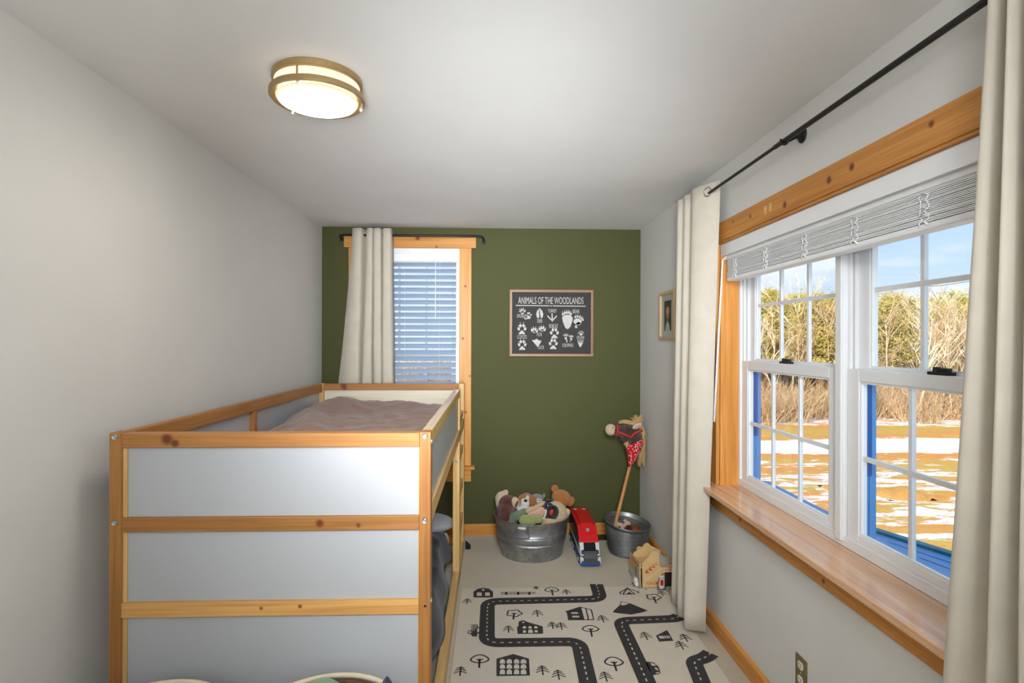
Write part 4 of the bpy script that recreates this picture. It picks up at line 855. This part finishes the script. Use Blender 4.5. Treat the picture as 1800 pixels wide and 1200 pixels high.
soft('bone', [((.862, 3.70, .182), (.017, .014, .012)), ((.880, 3.71, .196), (.016, .013, .013)), ((.897, 3.72, .209), (.016, .013, .013)), ((.915, 3.73, .222), (.016, .014, .012)), ((.905, 3.745, .228), (.013, .013, .013)), ((.925, 3.72, .217), (.013, .013, .012)), ((.868, 3.69, .173), (.014, .012, .010))], P_['pink'], t, .003)
t = thing('plush_pig', 'small pink and cream soft toy beside the bone in the bucket', 'toy', (.862, 3.76, .17))
soft('body', [((.852, 3.765, .198), (.016, .018, .022), (0, 20, 0)), ((.875, 3.768, .196), (.022, .02, .014))], P_['cream'], t, .003)
soft('ear', [((.848, 3.75, .207), (.005, .004, .014), (0, 15, 0))], P_['pink'], t)
t = thing('woven_basket', 'little orange brown woven basket lying in the small bucket', 'basket', (.96, 3.73, .16))
m = MB(); m.prism([(.930, .150), (.992, .138), (1.000, .180), (.945, .198)], 'y', 3.69, 3.77); m.build('body', plain('orange brown wicker', (150, 84, 36), .7, var=.5, nscale=160, bump=.6, bscale=200), t, bevel=.006)
m = MB(); m.tube([(.94, 3.69, .185), (.955, 3.70, .215), (.985, 3.72, .215), (.998, 3.73, .178)], .003, 6); m.build('handle', plain('wicker handle', (120, 66, 30), .7), t, smooth=True)
t = thing('plush_toy', 'dark maroon soft toy at the bottom of the small bucket', 'toy', (.92, 3.79, .08))
soft('body', [((.92, 3.80, .13), (.10, .10, .035)), ((.85, 3.75, .155), (.035, .05, .03)), ((.95, 3.80, .17), (.04, .04, .03)), ((.91, 3.70, .15), (.04, .03, .03))], plush('maroon plush', (78, 36, 34), (42, 20, 20)), t)

# ---------------------------------------------------------------- hobby horse
hh = thing('hobby_horse', 'brown hobby horse with straw mane and red bandana standing in the corner', 'toy', (.905, 3.85, .012))
m = MB(); d_ = Vector((.992-.894, 3.945-3.88, .58-.266)); a_ = Vector((.894, 3.88, .266)); m.tube([a_-d_*.79, a_+d_*1.25], .0125, 12); m.build('stick', wood('varnished stick', 'z', (196, 140, 82), (166, 108, 56), vor=False), hh, smooth=True, angle=50)
soft('head', [((.885, 3.925, .815), (.042, .036, .038)), ((.925, 3.93, .812), (.048, .038, .044), (0, 8, 0)), ((.965, 3.935, .805), (.052, .042, .056)), ((1.005, 3.94, .80), (.055, .044, .062)), ((1.025, 3.95, .76), (.055, .044, .060)), ((1.020, 3.952, .71), (.052, .042, .05)), ((.965, 3.945, .765), (.05, .04, .045))], P_['dark brown'] if False else plush('chocolate plush', (84, 58, 48), (54, 36, 30)), hh, .006)
soft('muzzle', [((.842, 3.922, .822), (.039, .036, .042))], P_['cream'], hh, label='round cream muzzle')
soft('nostril', [((.851, 3.888, .842), (.004, .003, .004))], EYE, hh)
soft('eye', [((.967, 3.892, .822), (.006, .004, .006))], EYE, hh)
STR = plain('red bridle strap', (204, 44, 32), .5)
m = MB()
for a in range(1): m.tube([(.884+.004*math.sin(2*PI*k/20), 3.925+.041*math.cos(2*PI*k/20), .816+.044*math.sin(2*PI*k/20)) for k in range(20)], .0062, 8, closed=True)
m.tube([(.890, 3.886, .812), (.925, 3.887, .797), (.960, 3.888, .782), (.985, 3.889, .774)], .0065, 8); m.tube([(.985, 3.889, .774), (.995, 3.890, .792), (1.02, 3.893, .806), (1.06, 3.91, .812), (1.076, 3.94, .812)], .0065, 8)
m.build('bridle', STR, hh, smooth=True, label='red bridle')
e_ = soft('ear', [((1.028, 3.902, .850), (.036, .013, .017), (0, -24, 0))], P_['white'], hh); soft('inner_ear', [((1.028, 3.891, .850), (.026, .006, .010), (0, -24, 0))], P_['pink'], e_)
n = NT('red bandana'); n.bsdf(.85, 0, .1); v = n.coords(); vo = n.n('ShaderNodeTexVoronoi', feature='DISTANCE_TO_EDGE'); vo.inputs['Scale'].default_value = 62; n.l(n.coords((1, .6, 1)), vo.inputs['Vector'])
v2 = n.n('ShaderNodeTexVoronoi'); v2.inputs['Scale'].default_value = 75; n.l(v, v2.inputs['Vector'])
c_ = n.mix(n.ramp(v2.outputs['Distance'], (.22, K1), (.27, W1), (.36, W1), (.42, K1)), rgb(186, 26, 36), rgb(236, 214, 208)); n.l(c_, n.b.inputs['Base Color'])
m = MB(); rings = [((1.020, 3.95, .735), .060, .05), ((1.018, 3.95, .705), .062, .052), ((1.015, 3.945, .67), .052, .048), ((1.008, 3.94, .63), .036, .04), ((.997, 3.935, .595), .024, .03), ((.985, 3.93, .562), .012, .018)]
vs = []; K = 24
for (cx, cy, cz), rx, ry in rings:
    for k in range(K):
        a = 2*PI*k/K; f = 1+.07*math.sin(5*a+cz*40); vs.append((cx+rx*f*math.cos(a), cy+ry*f*math.sin(a), cz+.022*math.cos(a)*(1 if cz > .69 else .3)))
m.add(vs, [(i*K+k, i*K+(k+1) % K, (i+1)*K+(k+1) % K, (i+1)*K+k) for i in range(len(rings)-1) for k in range(K)]); o = m.build('bandana', n.m, hh, smooth=True, label='red paisley bandana'); solid(o, .002)
STRAW = plain('straw yarn', (206, 172, 116), .85, var=.35, nscale=90)
m = MB(); r = random.Random(5)
def strand(p0, p1, sag, w):
    p0, p1 = Vector(p0), Vector(p1); mid = (p0+p1)/2+Vector(sag); pts = [p0*(1-t)**2+mid*2*t*(1-t)+p1*t*t for t in (0, .3, .6, .85, 1)]; m.tube(pts, [w, w, w*.9, w*.6, w*.2], 5, caps=False)
for k in range(60):
    x0_ = r.uniform(.98, 1.05); strand((x0_, 3.93+r.uniform(-.03, .03), .858+r.uniform(-.005, .01)), (r.uniform(.895, .95), 3.915+r.uniform(-.03, .03), r.uniform(.865, .888)), (0, 0, r.uniform(.01, .03)), .0042)
for k in range(40): strand((r.uniform(1.01, 1.07), 3.945+r.uniform(-.03, .03), .855), (r.uniform(.99, 1.09), 3.95+r.uniform(-.03, .03), r.uniform(.895, .935)), (r.uniform(-.01, .01), 0, .01), .0036)
for k in range(90):
    z = r.uniform(.68, .86); strand((r.uniform(1.058, 1.078), 3.955+r.uniform(-.025, .03), z), (min(1.104, r.uniform(1.06, 1.106)), 3.965+r.uniform(-.03, .04), z-r.uniform(.08, .16)), (.012, 0, .01), .0045)
for k in range(30): strand((r.uniform(1.06, 1.08), 3.965+r.uniform(-.02, .03), r.uniform(.62, .68)), (r.uniform(1.045, 1.095), 3.97+r.uniform(-.02, .03), r.uniform(.535, .59)), (.008, 0, 0), .004)
for k in range(6): strand((.965, 3.905, .725+.003*k), (.955-.006*k, 3.895, .69+.006*k), (-.008, 0, 0), .003)
m.build('mane', STRAW, hh, smooth=True, kind='stuff')

# ---------------------------------------------------------------- wooden toy garage
gr = thing('toy_garage', 'wooden toy petrol station garage on the carpet by the curtain', 'toy', (.97, 3.33, .004))
PLY = plain('toy plywood', (216, 180, 124), .6, var=.1, nscale=12); GREYP = plain('grey painted deck', (156, 156, 150), .6); TANP = plain('tan painted ply', (206, 172, 118), .6)
box('base', GREYP, gr, .858, 1.095, 3.205, 3.47, .0015, .011, .003)
front = [(.882, .011), (.879, .150), (.915, .186), (.922, .204), (.934, .217), (.952, .224), (.970, .220), (.980, .208), (.983, .135), (.992, .127), (1.004, .124), (1.094, .124), (1.094, .011)]
fp = MB().prism(front, 'y', 3.217, 3.224).build('front_panel', PLY, gr)
m = MB(); m.prism([(.871, .011), (.871, .145), (.930, .183), (.938, .198), (.952, .206), (.968, .203), (.978, .190), (1.04, .16), (1.04, .011)], 'y', 3.39, 3.396); m.build('back_panel', PLY, gr)
m = MB(); m.prism([(.968, .124), (.968, .216), (1.092, .115), (1.092, .10)], 'y', 3.262, 3.268); m.build('roof_wall', GREYP, gr)
m = MB(); m.prism([(.905, .011), (.905, .135), (.912, .158), (.926, .164), (.940, .158), (.944, .135), (.944, .011)], 'y', 3.45, 3.456); m.build('rear_arch', PLY, gr)
lp = MB(); lp.prism([(3.224, .011), (3.224, .150), (3.456, .126), (3.456, .011)], 'x', .866, .872); lp = lp.build('side_panel', PLY, gr)
lpv = MB()
box('deck', TANP, gr, .873, 1.09, 3.225, 3.39, .118, .123)
gp = Print((0, 3.217, 0), (1, 0, 0), (0, 0, 1), (0, -1, 0))
MRED, MOR, MORL, MPK, MBK, MBE, MGN = 0, 1, 2, 3, 4, 5, 6
gp.text('GAS', .928, .0345, .047, .017, .0006, MRED); gp.stroke([(.958, .043), (.966, .0345), (.958, .026)], .006, .0006, MRED)
for i, (cx, cz) in enumerate(((.905, .1015), (.925, .117), (.943, .132), (.960, .147))):
    mi = (MRED, MRED, MOR, MORL)[i]; gp.poly([(cx-.010, cz-.006), (cx+.003, cz+.016), (cx+.007, cz+.008), (cx+.001, cz+.000), (cx+.013, cz-.001), (cx+.013, cz-.010)], .0006, mi)
gp.stroke([(.895, .050), (.996, .121)], .004, .0005, MBE)
gp.poly([(1.010, .100), (1.075, .100), (1.075, .122), (1.010, .122)], .0004, MPK); gp.text('EXIT', 1.0415, .111, .052, .014, .0008, MRED)
gp.poly([(1.012, .013), (1.085, .013), (1.085, .097), (1.012, .097)], .0004, MBK)
gp.build('front_print', [plain('red print', (196, 52, 30)), plain('orange print', (206, 112, 40)), plain('amber print', (214, 146, 62)), plain('pink print', (232, 190, 172)), plain('dark doorway print', (38, 34, 34)), plain('beige print', (214, 196, 170)), plain('green print', (150, 160, 130))], fp)
sp_ = Print((.866, 3.224, 0), (0, 1, 0), (0, 0, 1), (-1, 0, 0))
for k in range(4): sp_.poly([(.03+.045*k, .128-.004*k), (.06+.045*k, .125-.004*k), (.05+.045*k, .108-.004*k), (.035+.045*k, .110-.004*k)], .0005, 0)
sp_.poly([(.07, .045), (.05, .085), (.06, .100), (.09, .102), (.11, .08), (.10, .045)], .0005, 1); sp_.poly([(.012, .03), (.03, .07), (.045, .06), (.03, .028)], .0005, 1)
sp_.poly([(.13, .05), (.13, .09), (.19, .085), (.19, .05)], .0005, 2); sp_.poly([(.14, .013), (.14, .045), (.225, .045), (.225, .013)], .0005, 3); sp_.poly([(.005, .013), (.005, .025), (.12, .04), (.12, .013)], .0005, 3)
sp_.build('side_print', [plain('vermilion print', (190, 62, 40)), plain('sky blue print', (70, 158, 190)), plain('yellow print', (206, 170, 70)), plain('pale grey print', (196, 196, 190))], lp)
pm = MB(); pm.box(.972, .9965, 3.180, 3.196, .011, .090); pm = pm.build('fuel_pump', WHP, gr, bevel=.006)
box('red_face', plain('red pump face', (190, 20, 36), .4), pm, .976, .9925, 3.1785, 3.181, .036, .068); box('display', plain('pump display', (150, 170, 170), .4), pm, .976, .9925, 3.1785, 3.181, .074, .082)
m = MB(); m.tube([(.973, 3.188, .078), (.964, 3.186, .06), (.960, 3.182, .035), (.966, 3.178, .016), (.984, 3.176, .0145), (1.004, 3.178, .016), (1.012, 3.182, .04)], .0022, 6); m.tube([(.986, 3.188, .09), (.990, 3.187, .103), (1.004, 3.188, .098)], .002, 6); m.build('hose', EYE, gr, smooth=True)
box('pump_base', GREYP, gr, .955, 1.03, 3.17, 3.206, .0075, .0115, .002)
t = thing('toy_car', 'little white toy car at the garage side', 'toy vehicle', (.850, 3.25, .0075))
m = MB(); m.prism([(3.222, .0135), (3.222, .030), (3.236, .036), (3.244, .052), (3.268, .052), (3.276, .034), (3.284, .030), (3.284, .0135)], 'x', .838, .862); m.build('body', WHP, t, bevel=.004)
for y in (3.236, 3.270):
    for x in (.838, .862): m = MB(); m.lathe([(0, -.003), (.0055, -.003), (.0055, .003), (0, .003)], (x, y, .0135), 12, axis='x'); m.build('wheel', EYE, t)

# ---------------------------------------------------------------- round baskets at the near end of the bed
WK = plain('brown woven seagrass', (126, 84, 56), .85, var=.4, nscale=120, bump=.8, bscale=150); RIM = plain('cream basket binding', (222, 206, 178), .8)
def basket(cx, cy, label):
    b_ = thing('storage_basket', label, 'basket', (cx, cy, 0), group=None)
    pr_ = [(0, .004), (.185, .004)]
    for k in range(32): z = .01+k*.0130; pr_.append((.190+.03*z/.44+.004*math.sin(k*PI/2*1.0), z))
    for k in range(31, -1, -1): z = .012+k*.0130; pr_.append((.180+.03*z/.44+.004*math.sin(k*PI/2), z))
    m = MB(); m.lathe(pr_+[(0, .016)], (cx, cy, 0), 48); m.build('woven_body', WK, b_, smooth=True)
    m = MB(); m.tube([(cx+.217*math.cos(2*PI*k/48), cy+.217*math.sin(2*PI*k/48), .424) for k in range(48)], .0075, 8, closed=True); m.build('rim', RIM, b_, smooth=True)
    return b_
basket(-.933, 1.478, 'round brown basket with cream rim, empty, left of two at the bed end')
basket(-.455, 1.497, 'round brown basket with cream rim holding green cloth at the bed end')
heightfield('cloth', fabric('sage green blanket', (132, 160, 128)), -.58, -.40, 1.40, 1.685, 20, 24, lambda x, y, u, v: (x, y, .38+.075*math.exp(-((x+.50)/.07)**2-((y-1.62)/.09)**2)+.015*mnoise.noise((x*14, y*14, 2))), (-.49, 1.54, .40), label='sage green cloth in the right-hand basket', cat='blanket')
t = thing('plush_wolf', 'dark blue-grey plush with pointed ears in the right-hand basket', 'soft toy', (-.36, 1.56, .3))
GB = plush('slate plush', (66, 68, 84), (42, 44, 56)); soft('head', [((-.345, 1.59, .365), (.075, .06, .06)), ((-.36, 1.57, .28), (.08, .08, .08))], GB, t)
for x, zb_ in ((-.388, .402), (-.300, .417)): 
    m = MB(); m.lathe([(.030, 0), (.026, .025), (.014, .052), (.003, .068), (0, .069)], (0, 0, 0), 14); m.v = [(x+a, 1.60+b*.5, zb_+c) for a, b, c in m.v]; m.build('ear', GB, t, smooth=True)

# ================================================================ OUTSIDE
GZ = -3.3
n = NT('winter field'); n.bsdf(.95, 0, .1); v = n.coords((.55, 1.7, 1)); v1 = n.coords((.16, .55, 1)); t_ = n.n('ShaderNodeTexCoord'); sx = n.n('ShaderNodeSeparateXYZ'); n.l(t_.outputs['Object'], sx.inputs[0])
gcol = n.mix(n.ramp(n.noise(v1, .9, 5, .6), (.42, K1), (.58, W1)), rgb(206, 170, 92), rgb(222, 150, 84))
gcol = n.mix(n.ramp(n.noise(n.coords((1, 2, 1)), 3.0, 5, .7), (.35, (.5,)*3+(1,)), (.65, K1)), gcol, rgb(170, 130, 66))
wig = n.n('ShaderNodeMath', operation='MULTIPLY_ADD'); n.l(n.noise(n.coords((.12, .12, 1)), 1.0, 3), wig.inputs[0]); wig.inputs[1].default_value = 3.0; n.l(sx.outputs[1], wig.inputs[2])
nv = n.n('ShaderNodeMath', operation='MULTIPLY'); n.l(wig.outputs[0], nv.inputs[0]); nv.inputs[1].default_value = .01
amt = n.ramp(nv.outputs[0], (.0, (.50,)*3+(1,)), (.20, (.51,)*3+(1,)), (.232, (.46,)*3+(1,)), (.246, (.40,)*3+(1,)), (.252, (.95,)*3+(1,)), (.272, (.92,)*3+(1,)), (.280, (.40,)*3+(1,)), (.315, (.36,)*3+(1,)), (.328, (.54,)*3+(1,)))
sn = n.noise(v, 1.0, 9, .72, .5); df = n.n('ShaderNodeMath', operation='SUBTRACT'); n.l(amt, df.inputs[0]); n.l(sn, df.inputs[1])
snow = n.ramp(df.outputs[0], (-.02 if False else 0.0, K1), (.07, W1))
n.l(n.mix(snow, gcol, rgb(245, 246, 250)), n.b.inputs['Base Color']); n.bump(sn, .3, .05)
MB().box(-150, 200, 4.6, 220, GZ-.3, GZ).build('ground', n.m, None, kind='structure', label='winter field with patchy snow, road and dry grass')
def mound(x, y, w, d, h, label):
    hm = heightfield('grass_mound', plain('dry grass heap', (206, 150, 82), .95, var=.3, nscale=3, bump=.6, bscale=9), x-w, x+w, y-d, y+d, 24, 18, lambda a, b, u, v_: (a, b, GZ-.02+h*max(0, 1-((a-x)/w)**2-((b-y)/d)**2)**.8*(1+.35*mnoise.noise((a*2.2, b*2.2, 4)))), (x, y, GZ), th=.02, label=label, cat='mound'); return hm
mound(12.7, 16.8, .75, .55, .26, 'low mound of dry orange grass in the snowy field'); mound(11.5, 17.6, .7, .5, .18, 'second smaller dry grass mound left of the first')

BARK = plain('pale winter bark', (240, 222, 192), .9, var=.25, nscale=3); BARKD = plain('brown pine bark', (150, 116, 84), .9, var=.3, nscale=3)
TWIG = plain('bare brown twigs', (218, 186, 146), .95, var=.3, nscale=1)
n = NT('pine needles'); n.bsdf(.9, 0, .1); oi = n.n('ShaderNodeObjectInfo'); v = n.coords()
n.l(n.mix(n.ramp(oi.outputs['Random'], (.2, K1), (.9, (.6,)*3+(1,))), n.ramp(n.noise(v, .9, 4), (.3, rgb(158, 156, 72)), (.55, rgb(196, 182, 96)), (.75, rgb(222, 200, 126))), rgb(208, 180, 118)), n.b.inputs['Base Color']); NEED = n.m
def bare_tree(seed, h, parent, spread=.5):
    r = random.Random(seed); m = MB(); b = MB()
    def limb(p, d, ln, rad, lev, mm):
        pts = [p]; q = p; dd = d.copy(); k = 5 if lev == 0 else 3
        for i in range(k):
            dd = (dd+Vector((r.uniform(-1, 1), r.uniform(-1, 1), r.uniform(-.2, .5)))*.14).normalized(); q = q+dd*ln/k; pts.append(q)
        mm.tube(pts, [rad*(1-.75*i/k) for i in range(k+1)], 5 if lev == 0 else 3, caps=False)
        if lev < 3:
            cnt = (14, 5, 3)[lev]
            for i in range(cnt):
                t = r.uniform(.3 if lev == 0 else .2, 1); j = min(k-1, int(t*k)); s = pts[j].lerp(pts[j+1], t*k-j)
                a = r.uniform(0, 2*PI); nd = (dd*.7+Vector((math.cos(a), math.sin(a), r.uniform(-.1, .7)))*spread).normalized()
                limb(s, nd, ln*r.uniform(.25, .45), rad*(.45 if lev == 0 else .55), lev+1, b)
    limb(Vector((0, 0, -.1)), Vector((r.uniform(-.08, .08), r.uniform(-.08, .08), 1)), h, .085*h/7, 0, m)
    m.build('trunk', BARK, parent, smooth=True, fix=False); b.build('branches', TWIG if seed % 2 else BARK, parent, fix=False, kind='stuff')
def pine_tree(seed, h, parent):
    r = random.Random(seed); m = MB(); m.tube([(0, 0, -.1), (.1, 0, h*.5), (.05, .1, h*.97)], [.16, .11, .02], 6, caps=False); f = MB()
    for k in range(54):
        z = h*r.uniform(.30, 1.0)**.8; rad = (1-z/h)*h*.30+.35; a = r.uniform(0, 2*PI); q = rad*math.sqrt(r.random()); c = Vector((q*math.cos(a), q*math.sin(a), z+r.uniform(-.2, .2)))
        if k % 2 == 0: m.tube([(0.05, 0, z-.5), c], [.035, .012], 4, caps=False)
        w = r.uniform(.45, .85)
        for i in range(64):
            p = c+Vector((r.gauss(0, .55)*w, r.gauss(0, .55)*w, r.gauss(0, .22)*w)); d = Vector((r.uniform(-1, 1), r.uniform(-1, 1), r.uniform(-.2, .7))).normalized(); s = d.cross(Vector((r.uniform(-1, 1), r.uniform(-1, 1), .3))).normalized()
            L_ = r.uniform(.12, .28); f.add([p-s*.035, p+d*L_, p+s*.035], [(0, 1, 2)])
    m.build('trunk', BARKD, parent, fix=False); f.build('foliage', NEED, parent, fix=False, kind='stuff')
def shrub(seed, parent_label):
    r = random.Random(seed); m = MB()
    for k in range(230):
        a = r.uniform(0, 2*PI); q = 1.0*math.sqrt(r.random()); p = Vector((q*math.cos(a), q*math.sin(a), 0)); ln = r.uniform(.8, 2.3); d = Vector((math.cos(a)*q*.35+r.gauss(0, .22), math.sin(a)*q*.35+r.gauss(0, .22), 1)).normalized()
        e_ = p+d*ln; s = Vector((r.uniform(-1, 1), r.uniform(-1, 1), 0)).normalized()*.016; m.add([p-s, p+s, e_], [(0, 1, 2)])
        for j in range(3):
            t = r.uniform(.35, .9); b_ = p.lerp(e_, t); d2 = (d+Vector((r.gauss(0, .6), r.gauss(0, .6), .1))).normalized(); m.add([b_-s*.7, b_+s*.7, b_+d2*ln*.35], [(0, 1, 2)])
    return m
r = random.Random(11)
def pos(px, dep): return dep*(px-866)/973
protos = {'pine': [], 'bare': []}
PL = ('tall yellow-green pine in the woods beyond the field', 'pines beyond the field'); BL = ('bare pale-barked tree in the woods beyond the field', 'bare trees beyond the field'); SL = ('brown leafless thicket shrub at the edge of the woods', 'thicket along the woods')
def put(kind, i, x, y, s, rz):
    root = clone(protos[kind][i % len(protos[kind])]); root.location = (x, y, GZ); root.scale = (s, s, s); root.rotation_euler = (0, 0, rz); return root
def first(kind, builder, cnt, lab, h):
    for i in range(cnt):
        t = thing({'pine': 'pine_tree', 'bare': 'bare_tree'}[kind], lab[0], 'tree', (0, 0, 0), lab[1]); builder(20+i, h, t); protos[kind].append(t)
first('pine', pine_tree, 4, PL, 7.6); first('bare', bare_tree, 5, BL, 6.8)
spots = []
for k in range(46):   # pines, denser towards the far left part of the wide window's view
    px = r.choice([r.uniform(1290, 1500), r.uniform(1290, 1760), r.uniform(600, 1300), r.uniform(1700, 2500)]); dep = r.uniform(37, 46); spots.append(('pine', pos(px, dep), dep+r.uniform(-1, 1), dep/40*r.uniform(.92, 1.08)))
for k in range(26): px = 1270+k*22+r.uniform(-12, 12); dep = r.uniform(44, 50); spots.append(('pine', pos(px, dep), dep, dep/40*r.uniform(.9, 1.03)))
for k in range(62):
    px = r.choice([r.uniform(1300, 1480), r.uniform(1480, 1760), r.uniform(1500, 1740), r.uniform(500, 1300), r.uniform(1740, 2500)]); dep = r.uniform(33, 41); spots.append(('bare', pos(px, dep), dep, dep/40*r.uniform(.8, 1.15)))
cnt = {'pine': 0, 'bare': 0}
for kind, x, y, s in spots:
    i = cnt[kind]; cnt[kind] += 1
    if i < len(protos[kind]): o = protos[kind][i]; o.location = (x, y, GZ); o.scale = (s, s, s)
    else: o = put(kind, i, x, y, s, r.uniform(0, 6.28))
sh0 = []
for k in range(78):
    dep = r.uniform(32.2, 39); px = 560+k*25+r.uniform(-10, 10)
    if k < 3: o = shrub(60+k, None).build('thicket_shrub', TWIG, None, fix=False, loc=(0, 0, 0), label=SL[0], cat='shrub', group=SL[1]); sh0.append(o)
    else: o = sh0[k % 3].copy(); col.objects.link(o)
    o.location = (pos(px, dep), dep, GZ-.05); o.rotation_euler = (0, 0, r.uniform(0, 6.28)); s = r.uniform(.85, 1.25); o.scale = (s*1.35, s*1.35, s)
for k in range(44):
    dep = r.uniform(42, 47); px = 700+k*32+r.uniform(-12, 12); o = sh0[k % 3].copy(); col.objects.link(o); o.location = (pos(px, dep), dep, GZ-.05); o.rotation_euler = (0, 0, r.uniform(0, 6.28)); o.scale = (2.1, 2.1, 1.75)
# power line on two poles
pw = thing('power_line', 'thin overhead power line crossing the sky beyond the window', 'power line', (21.5, 27, GZ))
pA, pB = Vector((17.2, 27, 0)), Vector((26.5, 25.5, 0))
m = MB(); m.tube([(pA.x, pA.y, 4.05), ((pA.x+pB.x)/2, 26.2, 4.25), (pB.x, pB.y, 5.0)], .012, 5); m.build('wire', M['black'], pw)
for p, zt in ((pA, 4.3), (pB, 5.3)): m = MB(); m.tube([(p.x, p.y, GZ), (p.x, p.y, zt)], [.11, .08], 8); m.build('pole', BARKD, pw)
# boarded porch roof just below the wide window
pf = thing('porch_roof', 'blue boarded porch roof with a teal edge below the wide window', 'roof', (1.6, 1.9, .6))
A_, B_ = Vector((1.44, 2.46)), Vector((1.80, 1.55)); U_ = (B_-A_).normalized(); V_ = Vector((-U_.y, U_.x)); V_ = V_ if V_.x < 0 else -V_
def strip(name, mt, d0, d1, z0, z1):
    m = MB(); q = []
    for t_, d in ((0, d0), (1, d0), (1, d1), (0, d1)):
        p = A_.lerp(B_, t_)+V_*d; p.x = max(p.x, 1.37); q.append((p.x, p.y))
    m.prism(q, 'z', z0, z1); m.build(name, mt, pf)
strip('edge_strip', M['teal'], 0, .035, .60, .700); strip('board', M['bluepaint'], .038, .10, .6, .690); strip('board', M['bluepaint'], .104, .18, .6, .688); strip('board', M['bluepaint'], .184, .5, .6, .686)
